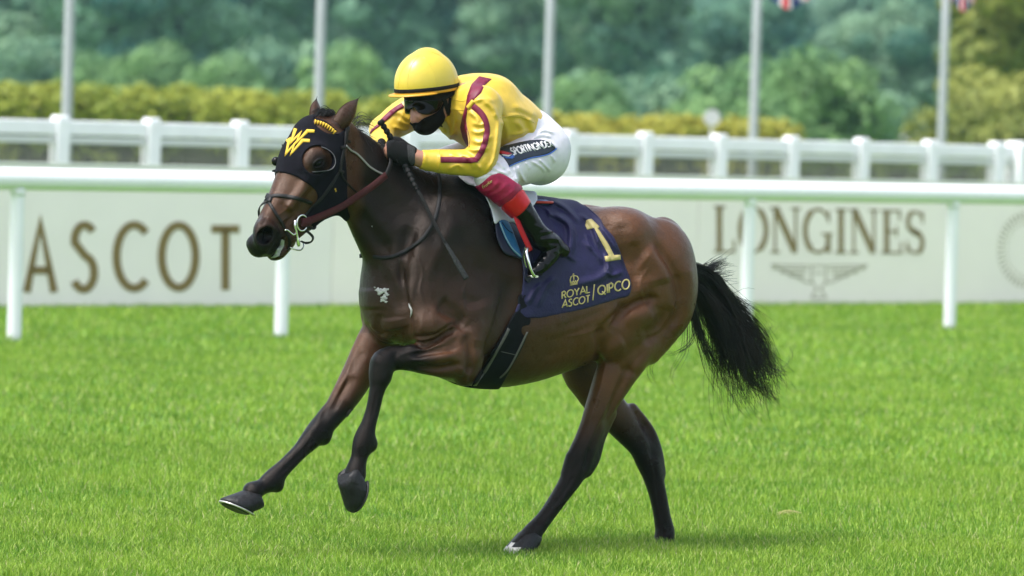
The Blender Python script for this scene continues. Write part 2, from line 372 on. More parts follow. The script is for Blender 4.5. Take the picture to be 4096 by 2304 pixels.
def sculpt(P, Fc, strokes, side=None):
    """push the surface along its normal beside lines given in the photograph's pixels: (points, width px, depth mm, + in / - out); only the side facing the camera"""
    for k_, (line, wd, dep) in enumerate(strokes):
        if k_ % 8 == 0: N = mesh_normals(P, Fc); Q = project(P); vis = np.einsum('ij,ij->i', N, CC-P) > 0
        L = resample(np.array(line, float), max(8, len(line)*4))
        m = vis & (Q[:, 0] > L[:, 0].min()-wd*3) & (Q[:, 0] < L[:, 0].max()+wd*3) & (Q[:, 1] > L[:, 1].min()-wd*3) & (Q[:, 1] < L[:, 1].max()+wd*3)
        if side is not None: m &= side(P)
        i = np.where(m)[0]; e, t = seg_dist(Q[i], L)
        fade = np.clip(np.minimum(t, 1-t)*6, 0.12, 1)
        P[i] -= N[i]*(1.2*dep/1000*np.exp(-(e/wd)**2)*fade)[:, None]
    return P
STROKES = [
 ([(1601, 1032), (1612, 1115), (1620, 1192), (1637, 1247), (1634, 1314), (1653, 1363)], 18, 11), ([(1601, 1040), (1640, 930), (1700, 820)], 34, 7),
 ([(1495, 1040), (1530, 1110), (1575, 1180), (1605, 1240)], 24, 5),
 ([(1440, 850), (1500, 950), (1570, 1030)], 26, 8), ([(1400, 640), (1470, 760), (1560, 880)], 50, 6),
 ([(1760, 1190), (1813, 1247), (1850, 1290), (1862, 1340)], 26, 9), ([(1642, 1350), (1742, 1341), (1813, 1297), (1852, 1319)], 9, 8),
 ([(1858, 1325), (1878, 1390), (1880, 1450), (1866, 1505)], 13, 10), ([(1632, 1430), (1710, 1412), (1790, 1400), (1845, 1385)], 10, 6),
 ([(1635, 1452), (1720, 1472), (1800, 1467), (1850, 1450)], 12, 6), ([(2060, 1100), (2010, 1240), (1965, 1347), (1930, 1440)], 34, 8),
 ([(1720, 900), (1760, 1010), (1745, 1120)], 30, 5), ([(1850, 900), (1880, 1020), (1960, 1120)], 35, 6), ([(1830, 1180), (1920, 1230), (1960, 1310)], 22, 5),
 ([(2470, 1209), (2487, 1238), (2432, 1292), (2382, 1345)], 16, 9), ([(2487, 1250), (2540, 1212), (2590, 1192), (2630, 1184)], 17, 6),
 ([(2600, 960), (2631, 997), (2672, 1060), (2702, 1128), (2709, 1224), (2690, 1290), (2650, 1350)], 20, 9), ([(2535, 960), (2545, 1040), (2540, 1130)], 22, 7),
 ([(2600, 1200), (2640, 1260), (2600, 1350), (2510, 1430)], 20, 7), ([(2400, 870), (2470, 960), (2500, 1100)], 40, 8),
 ([(2600, 1385), (2530, 1460), (2470, 1580), (2420, 1700)], 14, 7), ([(2358, 1790), (2350, 1840), (2336, 1885)], 10, 8),
 ([(2307, 1890), (2242, 1985), (2169, 2072), (2125, 2123)], 9, 4), ([(1396, 1511), (1359, 1585), (1328, 1648)], 13, 8), ([(1450, 1400), (1400, 1500)], 20, 5),
 ([(1260, 1750), (1190, 1830), (1110, 1905)], 9, 4), ([(1508, 1560), (1486, 1680)], 8, 3), ([(2585, 1760), (2620, 1880), (2645, 2090)], 9, 5), ([(2540, 1640), (2590, 1720)], 10, 6),
 ([(2560, 1500), (2470, 1470)], 16, 5), ([(2200, 1320), (2330, 1280), (2420, 1240)], 14, 2), ([(2150, 1380), (2300, 1330), (2380, 1290)], 14, 2), ([(2180, 1430), (2300, 1390)], 14, 2),
 ([(1300, 720), (1330, 800), (1300, 860)], 14, 4), ([(1120, 800), (1150, 860), (1140, 920)], 14, 5), ([(1200, 830), (1160, 880), (1140, 930)], 10, 5),
 ([(1070, 860), (1045, 905)], 8, 3), ([(1010, 930), (1024, 985)], 7, 3), ([(1140, 948), (1128, 985), (1105, 1018), (1083, 1031)], 6, 11), ([(1083, 1031), (1050, 1024)], 5, 4),
 ([(1310, 560), (1330, 610)], 20, 8),
]
# veins and fine ridges
STROKES += [([(1650, 1000), (1690, 1080), (1680, 1160), (1700, 1230)], 6, -2.5), ([(1900, 1360), (1850, 1200), (1870, 1120)], 6, -2), ([(1590, 1420), (1700, 1395), (1800, 1370)], 6, -3), ([(2430, 1420), (2400, 1560), (2360, 1680), (2345, 1760)], 6, -3),
 ([(1420, 1400), (1370, 1540), (1300, 1660)], 6, -2.5), ([(2600, 1060), (2560, 1140), (2590, 1250)], 6, -2), ([(1180, 770), (1150, 830), (1100, 870)], 5, -2.5), ([(1200, 800), (1180, 850), (1110, 890)], 4, -2.5), ([(2250, 1350), (2350, 1330), (2420, 1300)], 6, -2)]

BIG = [
 ([(2450, 1300), (2500, 1232), (2560, 1197), (2640, 1185)], 26, 15), ([(2560, 1010), (2630, 1070), (2655, 1140)], 60, -17), ([(2560, 1345), (2640, 1310), (2690, 1220)], 30, 14),
 ([(2738, 1030), (2764, 1150), (2745, 1270), (2690, 1350)], 24, -9), ([(2600, 950), (2650, 1020), (2700, 1120), (2710, 1220)], 22, 9), ([(2405, 1440), (2440, 1395), (2500, 1360)], 26, -11), ([(2500, 1250), (2560, 1265), (2620, 1255)], 40, -10),
 ([(2396, 1310), (2402, 1380), (2394, 1450)], 18, 16), ([(2480, 880), (2490, 960), (2470, 1060)], 40, 9),
 ([(1650, 1374), (1700, 1374), (1750, 1354), (1800, 1322), (1832, 1302)], 14, 17), ([(1665, 1300), (1720, 1300), (1780, 1260)], 48, -13), ([(1745, 1225), (1810, 1258), (1862, 1300)], 26, 13), ([(1905, 1200), (1935, 1300), (1905, 1400)], 52, -13),
 ([(1830, 860), (1760, 1000), (1705, 1130)], 30, -8), ([(1650, 900), (1622, 1030), (1620, 1150)], 30, 12),
 ([(1462, 1290), (1492, 1330), (1532, 1352)], 10, 9), ([(1522, 1250), (1518, 1310), (1548, 1350)], 16, 7), ([(1570, 1270), (1575, 1320)], 34, -11), ([(1490, 1150), (1490, 1240)], 45, -8), ([(1545, 1100), (1578, 1180), (1602, 1260)], 26, 5),
 ([(1632, 1415), (1700, 1402), (1770, 1384), (1840, 1372)], 14, 8), ([(1640, 1472), (1720, 1482), (1830, 1457)], 16, 9), ([(1640, 1442), (1720, 1436), (1830, 1416)], 14, -6), ([(1640, 1372), (1740, 1350), (1835, 1318)], 10, -4),
 ([(1430, 830), (1490, 910), (1570, 1010)], 40, 13), ([(1480, 690), (1560, 800), (1620, 900)], 45, 7), ([(1440, 620), (1540, 720), (1650, 800)], 40, -7),
 ([(2440, 1440), (2400, 1560), (2350, 1700)], 26, -6), ([(2522, 1440), (2462, 1600), (2412, 1740)], 16, 8), ([(2275, 1800), (2262, 1850), (2244, 1910)], 13, -5), ([(2330, 1770), (2310, 1850), (2280, 1900)], 15, 5), ([(2562, 1680), (2602, 1750), (2628, 1850)], 14, 9),
 ([(1520, 1410), (1500, 1460)], 18, -4), ([(1590, 1400), (1580, 1440), (1600, 1480)], 12, 5), ([(1300, 1600), (1270, 1690), (1230, 1750)], 16, -4), ([(1420, 1500), (1370, 1600)], 22, 7),
 ([(2050, 1330), (2150, 1310), (2280, 1270)], 40, -6), ([(2100, 1450), (2220, 1400), (2330, 1340)], 40, 6), ([(1960, 1480), (2080, 1450), (2190, 1420)], 30, -4),
]

STEPS = [   # muscle edges: the side to the left of the line's direction (above, for a line running right) stands proud of the other
 ([(2425, 1325), (2470, 1265), (2510, 1225), (2565, 1197), (2645, 1182)], 42, 11), ([(1642, 1364), (1700, 1364), (1750, 1347), (1800, 1316), (1850, 1310)], 34, 15),
 ([(2670, 1320), (2708, 1224), (2702, 1128), (2660, 1040), (2600, 955)], 36, 8), ([(1604, 1030), (1614, 1115), (1624, 1192), (1640, 1270), (1648, 1345)], 36, 8),
 ([(1460, 1288), (1495, 1335), (1535, 1354), (1575, 1366)], 26, 9), ([(1905, 1475), (1950, 1375), (1985, 1265), (2012, 1150)], 42, 7), ([(1868, 1512), (1882, 1450), (1880, 1390), (1862, 1318)], 26, 7),
 ([(2560, 1358), (2640, 1325), (2692, 1235)], 42, 6), ([(1640, 1456), (1720, 1462), (1840, 1440)], 20, 4), ([(1745, 1240), (1810, 1262), (1870, 1310)], 34, 6), ([(2300, 1870), (2345, 1800), (2400, 1690), (2450, 1590)], 18, 4), ([(1262, 1690), (1330, 1600), (1395, 1500)], 22, 4),
]
def sculpt_steps(P, Fc, steps):
    N = mesh_normals(P, Fc); Q = project(P); vis = np.einsum('ij,ij->i', N, CC-P) > 0
    for line, wd, amp in steps:
        L = resample(np.array(line, float), 24); lo, hi = L.min(0)-3*wd, L.max(0)+3*wd
        i = np.where(vis & (Q > lo).all(1) & (Q < hi).all(1))[0]; q = Q[i]; best = np.full(len(q), 1e9); sg = np.zeros(len(q)); tt = np.zeros(len(q))
        for k in range(len(L)-1):
            d = L[k+1]-L[k]; r = q-L[k]; t = np.clip((r@d)/(d@d), 0, 1); e = np.linalg.norm(r-t[:, None]*d, axis=1); m = e < best
            best[m] = e[m]; sg[m] = -np.sign(d[0]*r[m, 1]-d[1]*r[m, 0]); tt[m] = (k+t[m])/(len(L)-1)
        prof = np.tanh(sg*best/7)*np.exp(-(best/wd)**1.5)*np.clip(np.minimum(tt, 1-tt)*5, 0, 1)
        P[i] += N[i]*(amp/1000*prof)[:, None]
    return P
BIG += [([(1655, 1388), (1740, 1368), (1835, 1335)], 15, -10), ([(1850, 1345), (1875, 1420), (1872, 1500)], 16, 9), ([(1640, 1425), (1720, 1412), (1830, 1395)], 10, 5), ([(1850, 1470), (1835, 1500)], 16, -7), ([(1052, 940), (1072, 943), (1092, 944)], 24, 26), ([(1030, 918), (1068, 902), (1105, 918), (1122, 950)], 9, -4), ([(1135, 820), (1165, 860), (1150, 900)], 10, 4), ([(1225, 745), (1185, 800), (1150, 850)], 10, -4)]

# ------------------------------------------------------------------ drawing on surfaces
def bvh_of(P, Fc): return BVHTree.FromPolygons([tuple(p) for p in P], Fc.tolist() if isinstance(Fc, np.ndarray) else Fc)
VC = Vector(CC)
def cast(bv, u, v, off=0.0):
    """where the sight line through a point of the photograph meets a surface: point lifted by off, and normal"""
    d = Vector(ray(u, v)).normalized(); h, n, i, t = bv.ray_cast(VC, d)
    if h is None: return None
    if n.dot(d) > 0: n = -n
    return np.array(h + n*off), np.array(n)
def cast_line(bv, pts, n=24, off=.003):
    out = []; nn = []
    for u, v in resample(np.array(pts, float), n):
        r = cast(bv, u, v, off)
        if r is not None: out.append(r[0]); nn.append(r[1])
    return np.array(out), np.array(nn)
def strap(bv, pts, width, thick=.004, n=24, off=.003):
    P, N = cast_line(bv, pts, n, off)
    if len(P) < 4: return np.zeros((0, 3)), []
    for _ in range(2): P[1:-1] = (P[:-2]+2*P[1:-1]+P[2:])/4; N[1:-1] = (N[:-2]+2*N[1:-1]+N[2:])/4
    return tube(P, 1, 8, True, (width, thick), N)
def ring(bv, c, e1, e2, width, thick=.004, n=48, off=.003, R=.6):
    """a strap all the way round: from outside towards c in the plane e1, e2"""
    P = []; N = []; c = np.asarray(c)
    for a in np.linspace(0, 2*math.pi, n, endpoint=False):
        d = np.cos(a)*e1+np.sin(a)*e2; h, nn, i, t = bv.ray_cast(Vector(c+d*R), Vector(-d))
        if h is None: continue
        P.append(np.array(h)+d*off); N.append(d)
    P.append(P[0]); N.append(N[0])
    return tube(np.array(P), 1, 8, False, (width, thick), np.array(N))
def patch(bv, poly, off=.002, step=12, skirt=.003):
    """a flat outline (photograph pixels) laid on a surface as a thin sheet with edges"""
    bm = bmesh.new(); n = len(poly)
    pts = []
    for i in range(n):
        a, b = np.array(poly[i], float), np.array(poly[(i+1) % n], float); k = max(1, int(np.linalg.norm(b-a)/step))
        pts += [a+(b-a)*t/k for t in range(k)]
    vs = [bm.verts.new((p[0], p[1], 0)) for p in pts]
    for i in range(len(vs)): bm.edges.new((vs[i], vs[(i+1) % len(vs)]))
    bmesh.ops.triangle_fill(bm, use_beauty=True, edges=bm.edges[:], use_dissolve=False)
    for _ in range(6):
        lg = [e for e in bm.edges if e.calc_length() > step*1.8]
        if not lg: break
        bmesh.ops.subdivide_edges(bm, edges=lg, cuts=1); bmesh.ops.triangulate(bm, faces=[f for f in bm.faces if len(f.verts) > 3])
    bad = []; last = None
    res = {}
    for v in bm.verts: res[v] = cast(bv, v.co.x, v.co.y, off)
    dep = [(r[0]-CC)@CD for r in res.values() if r is not None]
    if not dep: bm.free(); return np.zeros((0, 3)), []
    for v in bm.verts:
        r = res[v]
        if r is None:
            p = Vector(CC + ray(v.co.x, v.co.y)*np.median(dep)); h, nn, i, t = bv.find_nearest(p)
            r = (np.array(h+nn*off), np.array(nn)); res[v] = r
    for v in bm.verts: v.co = Vector(res[v][0])
    nrm = {v: Vector(res[v][1]) for v in bm.verts}
    be = [e for e in bm.edges if e.is_boundary]
    low = {}
    for e in be:
        for v in e.verts:
            if v not in low: low[v] = bm.verts.new(v.co - nrm[v]*(off+skirt))
    for e in be: bm.faces.new((e.verts[0], e.verts[1], low[e.verts[1]], low[e.verts[0]]))
    bmesh.ops.recalc_face_normals(bm, faces=bm.faces[:])
    bm.verts.index_update(); P = np.array([v.co[:] for v in bm.verts]); f = [[v.index for v in q.verts] for q in bm.faces]; bm.free()
    return P, f
def sd_poly(Q, poly, margin=45):
    """signed distance (negative inside) of 2D points to a closed outline; far outside only roughly"""
    poly = np.asarray(poly, float); lo, hi = poly.min(0)-margin, poly.max(0)+margin
    out = np.full(len(Q), float(margin)); k = ((Q > lo) & (Q < hi)).all(1); q = Q[k]; x, y = q[:, 0], q[:, 1]
    d = np.full(len(q), 1e12); ins = np.zeros(len(q), bool)
    for a, b in zip(poly, np.roll(poly, -1, 0)):
        e = b-a; rx, ry = x-a[0], y-a[1]; t = np.clip((rx*e[0]+ry*e[1])/(e@e+1e-12), 0, 1); d = np.minimum(d, (rx-t*e[0])**2+(ry-t*e[1])**2)
        if a[1] != b[1]: ins ^= ((a[1] > y) != (b[1] > y)) & (x < (b[0]-a[0])*(y-a[1])/(b[1]-a[1])+a[0])
    d = np.sqrt(d); out[k] = np.where(ins, -d, d); return out
def rounded(poly, n=6):
    p = np.array(poly, float); E = np.vstack([p[-1:], p, p[:2]]); out = []
    for i in range(1, len(p)+1):
        a, b, c, d = E[i-1], E[i], E[i+1], E[i+2] if i+2 < len(E) else p[(i+1) % len(p)]
        for t in np.arange(n)/n: out.append(.5*((2*b)+(-a+c)*t+(2*a-5*b+4*c-d)*t*t+(-a+3*b-3*c+d)*t**3))
    return np.array(out)
def shell(G, region, t=.005, inner=.006, wr=None, k=.003, it=2):
    """a layer of cloth or leather of thickness t over the body G where region(points in frame coordinates) < 0 (metres)"""
    lim = max(.03, t*1.5+.02)
    m = (G.D < lim) & (G.D > -.03); I = np.argwhere(m); p = G.lo + I*G.h
    D = np.full(G.n, .05, np.float32); D[G.D <= -.03] = .02
    b = G.D[m].astype(float); r = region(p)
    th = t + (wr(p) if wr else 0)
    x = smax(smax(b-th, -(b+inner), .001), r, k); D[m] = x
    P, Fc = surface_nets(D, G.lo, G.h)
    return smooth(P, Fc, it, .5), Fc
def px_of(p, frame=HF, both=True, axis=None):
    """photograph pixels of points given in horse coordinates, the far side folded onto the near side about a frame's mid plane"""
    W = HF.world(p)
    if both:
        l = (W-frame.O)@frame.l; W = W + np.where(l < 0, -2*l, 0)[:, None]*frame.l
    return project(W)

def hoof(name, c, t, n, size, parent, toe_white=False, shoe=None):
    """c = middle of the sole in horse coordinates, t = towards the toe, n = from the sole to the coronet"""
    t = np.array(t, float); n = np.array(n, float); t /= np.linalg.norm(t); n = n-t*(n@t); n /= np.linalg.norm(n); s = np.cross(n, t)
    a = np.linspace(0, 2*math.pi, 28, endpoint=False); P = []
    prof = [(-.012, .80, .80, .002), (0, .98, .97, 0), (.006, 1, 1, 0), (.024, .93, .95, -.016), (.046, .83, .88, -.036), (.060, .77, .82, -.048), (.068, .70, .75, -.052), (.078, .5, .55, -.056)]
    for h, kx, ky, dx in prof:
        x = np.cos(a); heel = np.where(x < -.55, -.55+(x+.55)*.35, x)
        sc_h = 1 - .42*np.clip((-x+.1), 0, 1)*(h > .01)
        P.append(c + size*((heel*.074*kx+dx)[:, None]*t + (np.sin(a)*.062*ky)[:, None]*s + (h*sc_h)[:, None]*n))
    m = len(a); P = np.concatenate(P); f = [[i*m+j, i*m+(j+1) % m, (i+1)*m+(j+1) % m, (i+1)*m+j] for i in range(len(prof)-1) for j in range(m)]
    f += [list(range(m))[::-1], [(len(prof)-1)*m+j for j in range(m)]]
    o = mkobj(name, HF.world(P), f, [M_HOOF, M_HOOFW], parent)
    if toe_white: o.data.polygons.foreach_set('material_index', np.array([1 if (np.mean([P[i] for i in q], 0)-c)@t > .036*size else 0 for q in f], np.int32))
    a2 = np.linspace(-2.35, 2.35, 22); L = c+size*((np.cos(a2)*.066)[:, None]*t+(np.sin(a2)*.055)[:, None]*s)-.006*n
    q = tube(HF.world(L), 1, 6, True, (.02*size, .008), HF.world(n)-HF.O if False else (n[0]*HF.f+n[1]*HF.l+n[2]*np.array([0, 0, 1.])))
    mkobj('shoe', q[0], q[1], shoe or M_STEEL, o); return o
def hair_mesh(lines, r0=.0013, r1=.0003, sides=3):
    P = []; f = []; n = 0
    for L in lines:
        m = len(L); T = np.gradient(L, axis=0); T /= np.linalg.norm(T, axis=1, keepdims=True)+1e-9
        A = np.cross(T, [.3, .5, .8]); A /= np.linalg.norm(A, axis=1, keepdims=True)+1e-9; B = np.cross(T, A)
        r = np.linspace(r0, r1, m)[:, None]
        R = [L+r*(math.cos(q)*A+math.sin(q)*B) for q in np.arange(sides)*2*math.pi/sides]
        P.append(np.stack(R, 1).reshape(-1, 3))
        i = np.arange(m-1)[:, None]; j = np.arange(sides)[None]; k = (j+1) % sides
        f.append((np.stack([i*sides+j, i*sides+k, (i+1)*sides+k, (i+1)*sides+j], -1)+n).reshape(-1, 4)); n += m*sides
    return np.concatenate(P), np.concatenate(f)
def wander(n, m, amp):
    """smooth random sideways drift, n strands of m points"""
    k = rng.normal(size=(n, 4, 3)); t = np.linspace(0, 1, m); out = np.zeros((n, m, 3))
    for i in range(4): out += k[:, i][:, None, :]*np.sin((i+1)*2.3*t+i*1.7)[None, :, None]/(i+1)
    return out*amp*(t**1.3)[None, :, None]
def ss(a, b, x): t = np.clip((x-a)/(b-a), 0, 1); return t*t*(3-2*t)

M_HOOF = mat('hoof_horn', (.008, .0078, .009), .5, .28, .35, 30, .3, 60)
M_HOOFW = mat('pale_hoof_horn', (.50, .47, .43), .5, .4, .35, 30, .3, 60)
M_STEEL = mat('worn_aluminium', (.55, .54, .50), .4, .5, .2, 40, metal=.9)
M_LEATHER = mat('black_bridle_leather', (.006, .0055, .0055), .5, .28, .3, 60, .2, 200)
M_RUBBER = mat('oxblood_rubber_rein', (.055, .006, .008), .55, .3, .2, 80, .4, 400)
M_HAIR = mat('black_horse_hair', (.004, .0035, .004), .42, .4)
M_TAIL = mat('black_tail_hair', (.0035, .003, .0035), .4, .4, col2=(.012, .008, .006, 1), nscale=9)
M_HOODM = mat('black_hood_cloth', (.0055, .005, .009), .85, .12, .25, 40, .35, 500)
M_YEL = mat('yellow_print', lin('C8A434'), .65, .3, .08, 60)

def coat_material():
    m = bpy.data.materials.new('bay_coat'); m.use_nodes = True; t = m.node_tree; b = t.nodes['Principled BSDF']
    at = t.nodes.new('ShaderNodeAttribute'); at.attribute_name = 'coat'; tc = t.nodes.new('ShaderNodeTexCoord')
    n = t.nodes.new('ShaderNodeTexNoise'); n.inputs['Scale'].default_value = 7; n.inputs['Detail'].default_value = 6; t.links.new(tc.outputs['Object'], n.inputs['Vector'])
    mp = t.nodes.new('ShaderNodeMapping'); mp.inputs['Scale'].default_value = (40, 40, 220); t.links.new(tc.outputs['Object'], mp.inputs['Vector'])
    n2 = t.nodes.new('ShaderNodeTexNoise'); n2.inputs['Scale'].default_value = 3; n2.inputs['Detail'].default_value = 3; t.links.new(mp.outputs[0], n2.inputs['Vector'])
    r1 = t.nodes.new('ShaderNodeMapRange'); r1.inputs['From Min'].default_value = .3; r1.inputs['From Max'].default_value = .7; r1.inputs['To Min'].default_value = .78; r1.inputs['To Max'].default_value = 1.22; t.links.new(n.outputs['Fac'], r1.inputs['Value'])
    r2 = t.nodes.new('ShaderNodeMapRange'); r2.inputs['From Min'].default_value = .3; r2.inputs['From Max'].default_value = .7; r2.inputs['To Min'].default_value = .62; r2.inputs['To Max'].default_value = 1.38; t.links.new(n2.outputs['Fac'], r2.inputs['Value'])
    mu = t.nodes.new('ShaderNodeMath'); mu.operation = 'MULTIPLY'; t.links.new(r1.outputs[0], mu.inputs[0]); t.links.new(r2.outputs[0], mu.inputs[1])
    vm = t.nodes.new('ShaderNodeVectorMath'); vm.operation = 'SCALE'; t.links.new(at.outputs['Color'], vm.inputs[0]); t.links.new(mu.outputs[0], vm.inputs['Scale']); t.links.new(vm.outputs[0], b.inputs['Base Color'])
    b.inputs['Roughness'].default_value = .36; b.inputs['Specular IOR Level'].default_value = .46
    ga = t.nodes.new('ShaderNodeAttribute'); ga.attribute_name = 'gloss'; t.links.new(ga.outputs['Fac'], b.inputs['Specular IOR Level'])
    rr = t.nodes.new('ShaderNodeMapRange'); rr.inputs['From Min'].default_value = .3; rr.inputs['From Max'].default_value = .7; rr.inputs['To Min'].default_value = .24; rr.inputs['To Max'].default_value = .44; t.links.new(n.outputs['Fac'], rr.inputs['Value']); t.links.new(rr.outputs[0], b.inputs['Roughness']); b.inputs['Specular Tint'].default_value = (1, .86, .78, 1)
    ad = t.nodes.new('ShaderNodeMath'); ad.operation = 'MULTIPLY_ADD'; ad.inputs[1].default_value = .6; t.links.new(n2.outputs['Fac'], ad.inputs[0])
    n3 = t.nodes.new('ShaderNodeTexNoise'); n3.inputs['Scale'].default_value = 26; n3.inputs['Detail'].default_value = 3; t.links.new(tc.outputs['Object'], n3.inputs['Vector']); t.links.new(n3.outputs['Fac'], ad.inputs[2])
    bp = t.nodes.new('ShaderNodeBump'); bp.inputs['Strength'].default_value = .55; bp.inputs['Distance'].default_value = .007; t.links.new(ad.outputs[0], bp.inputs['Height']); t.links.new(bp.outputs[0], b.inputs['Normal'])
    return m
def coat_colours(p, Q):
    """dark bay: black lower legs, muzzle and crest, red-brown flanks (local points p, pixels Q)"""
    F_, L_, Z = p.T; u, v = Q.T
    dark = np.array([.0058, .0033, .0027]); warm = np.array([.078, .028, .0080]); black = np.array([.0036, .0032, .0035])
    wv = .25+.5*ss(.75, .1, F_)*ss(.4, 1.0, Z)
    wv += .35*np.exp(-((F_-.0)/.3)**2-((Z-1.15)/.35)**2) + .25*ss(1.15, .85, Z)*ss(.9, .3, F_)
    wv += .25*np.exp(-((F_-1.1)/.18)**2-((Z-.95)/.16)**2)
    wv -= .25*ss(1.30, 1.42, Z)*ss(.0, .6, F_); wv -= .16*ss(.45, .75, F_)*ss(1.0, 1.15, Z); wv -= .3*ss(1.36, 1.48, Z)*ss(.1, -.1, F_)
    head = ss(1.30, 1.38, F_)*ss(1.2, 1.3, Z)
    wv = wv*(1-head)+head*.6
    far = L_ < -.04
    b = np.where((F_ > .75) & (Z < .92), np.where(far, ss(.74, .60, Z), np.maximum(ss(1.06, 1.17, F_), ss(.74, .66, Z))), 0)
    hind = F_ < .6
    b = np.maximum(b, np.where(hind & (Z < .9), ss(.66, .42, Z), 0))
    wv += np.where((F_ > .75) & (Z < .95) & far, .35, 0); wv += .3*np.exp(-((F_-.97)/.13)**2-((Z-.88)/.08)**2)*(L_ > .16)
    muz = np.exp(-(np.linalg.norm(p-dp(1050, 970, .02), axis=1)/.105)**4); b = np.maximum(b, np.clip(1.35*muz, 0, 1))
    b = np.maximum(b, np.exp(-(np.linalg.norm(p-dp(1268, 652, .115), axis=1)/.055)**4))  # black round the eye, with the eye cup's shadow painted into it
    b = np.maximum(b, np.exp(-(np.linalg.norm(p-dp(1066, 944, .075), axis=1)/.040)**4)*1.2)
    b = np.clip(b, 0, 1); c = dark+(warm-dark)*np.clip(wv, 0, 1)[:, None]; c = c*(1-b[:, None])+black*b[:, None]
    gl = .40*(1-b)+.17*b; gl = gl*(.62+.38*np.clip(np.maximum(wv*1.5, b), 0, 1))
    return c, gl

def build_horse():
    G = horse_field(); P, Fc = G.mesh(); P = smooth(P, Fc, 6, .5); P = HF.world(P); P = sculpt(P, Fc, BIG); P = smooth(P, Fc, 1, .5); P = sculpt_steps(P, Fc, STEPS); P = sculpt(P, Fc, STROKES); P = smooth(P, Fc, 1, .4)
    lp = HF.loc(P); P = P+mesh_normals(P, Fc)*(.0016*fold_noise(lp, 3.2, 41)+.0007*fold_noise(lp, 8, 42))[:, None]
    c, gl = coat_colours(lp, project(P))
    # creases where the eyelids are
    org = HF.world(np.array([[.5, 0, 0]]))[0]
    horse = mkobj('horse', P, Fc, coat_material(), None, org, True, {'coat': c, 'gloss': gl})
    tag(horse, 'dark bay racehorse galloping across the turf with black legs and streaming tail', 'horse')
    bv = bvh_of(P, Fc)
    # hooves
    hoof('hoof', hp(950, 2030, -.115), (.90, 0, .40), (-.4, 0, .92), 1.14, horse)
    hoof('hoof', hp(1424, 1972, .125), (.28, .05, -.95), (.95, .05, .28), 1.12, horse, False, mat('muddy_shoe', (.03, .03, .028), .6, .3))
    hoof('hoof', np.array([*hp(2080, 2205, .08)[:2], .012]), (1, 0, -.08), (.08, 0, 1), 1.1, horse, True)
    hoof('hoof', np.array([*(hp(2664, 2170, -.08)[:2]+[.045, 0]), -.026]), (1, 0, -.06), (.06, 0, 1), .85, horse)
    # eyes
    for s in (1, -1):
        h, nn = cast(bv, 1271, 653)
        if s < 0: h = h-2*((h-HD.O)@HD.l)*HD.l; nn = nn-2*(nn@HD.l)*HD.l
        e = np.array(h)-np.array(nn)*.009
        bm = bmesh.new(); bmesh.ops.create_uvsphere(bm, u_segments=20, v_segments=12, radius=.0195)
        q = np.array([x.co[:] for x in bm.verts])+e; f = [[x.index for x in y.verts] for y in bm.faces]; bm.free()
        mkobj('eye', q, f, mat('dark_eye', (.003, .002, .0015), .15, .14), horse)
        if s == 1:
            a = np.linspace(0, 2*math.pi, 25); up = HD.f*0+np.array([0, 0, 1.]); nd = np.array(nn)
            ax = np.array([*(HD.f*.75), ]) ; ax = ax+np.array([0, 0, -.45]); ax -= nd*(ax@nd); ax /= np.linalg.norm(ax); ay = np.cross(nd, ax)
            for sg in (1, -1):
                b_ = np.linspace(0, math.pi, 13); L = e+nd*.0135+(np.cos(b_)*.025)[:, None]*ax+(sg*np.sin(b_)*.0165)[:, None]*ay+(np.sin(b_)*.004)[:, None]*nd
                q = tube(L, [.003+.0035*math.sin(x) for x in b_], 8); mkobj('eyelid', *q, mat('eyelid_skin', (.005, .004, .0035), .6, .12), horse)
    # ears
    for s, base, tip, wd in ((1, (1352, 484), (1447, 384), .055), (-1, (1252, 462), (1273, 385), .046)):
        lat = .062*s
        A = dp(base[0], base[1]+6, lat); B = dp(tip[0], tip[1], lat+.012*s) ; ax = B-A; Ln = np.linalg.norm(ax); ax /= Ln
        out = HL*s*.8+HLF*.25 if s < 0 else -HL*.75-HLF*.3+np.array([0, 0, .5]); out -= ax*(out@ax); out /= np.linalg.norm(out); w3 = np.cross(ax, out)
        Pn = []; m = 15; K = 13
        for lay in (0, 1):
            for i in range(K):
                t = i/(K-1); r = wd*(math.sin(math.pi*min(1, (t*.80+.26)))**.9)*(1-.05*t) if t < 1 else .001
                r = max(r*(1-t**6), .0012)
                for j in range(m):
                    an = math.pi*(.18+.64*j/(m-1))*1.5-math.pi*.75*1.0+math.pi
                    rr = r-(.004*(1-t) if lay else 0)
                    bend = .02*math.sin(t*2.2)
                    Pn.append(A-ax*.02+ax*(Ln+.02)*t + w3*rr*math.sin(an)*.85 + out*(rr*math.cos(an)*.8+bend*.3) )
        f = []
        for lay in (0, 1):
            o_ = lay*K*m
            for i in range(K-1):
                for j in range(m-1):
                    q = [o_+i*m+j, o_+i*m+j+1, o_+(i+1)*m+j+1, o_+(i+1)*m+j]; f.append(q if lay else q[::-1])
        for i in range(K-1):
            for j in (0, m-1): f.append([i*m+j, (i+1)*m+j, K*m+(i+1)*m+j, K*m+i*m+j])
        pp = np.array(Pn); tt = np.clip(((pp-A)@ax)/Ln, 0, 1); cc = np.array([.034, .0145, .007])*(1-ss(.55, .95, tt))[:, None]+np.array([.004, .0035, .004])*ss(.55, .95, tt)[:, None]
        mkobj('ear', HF.world(pp), f, bpy.data.materials['bay_coat'], horse, None, True, {'coat': cc, 'gloss': np.full(len(cc), .25)})
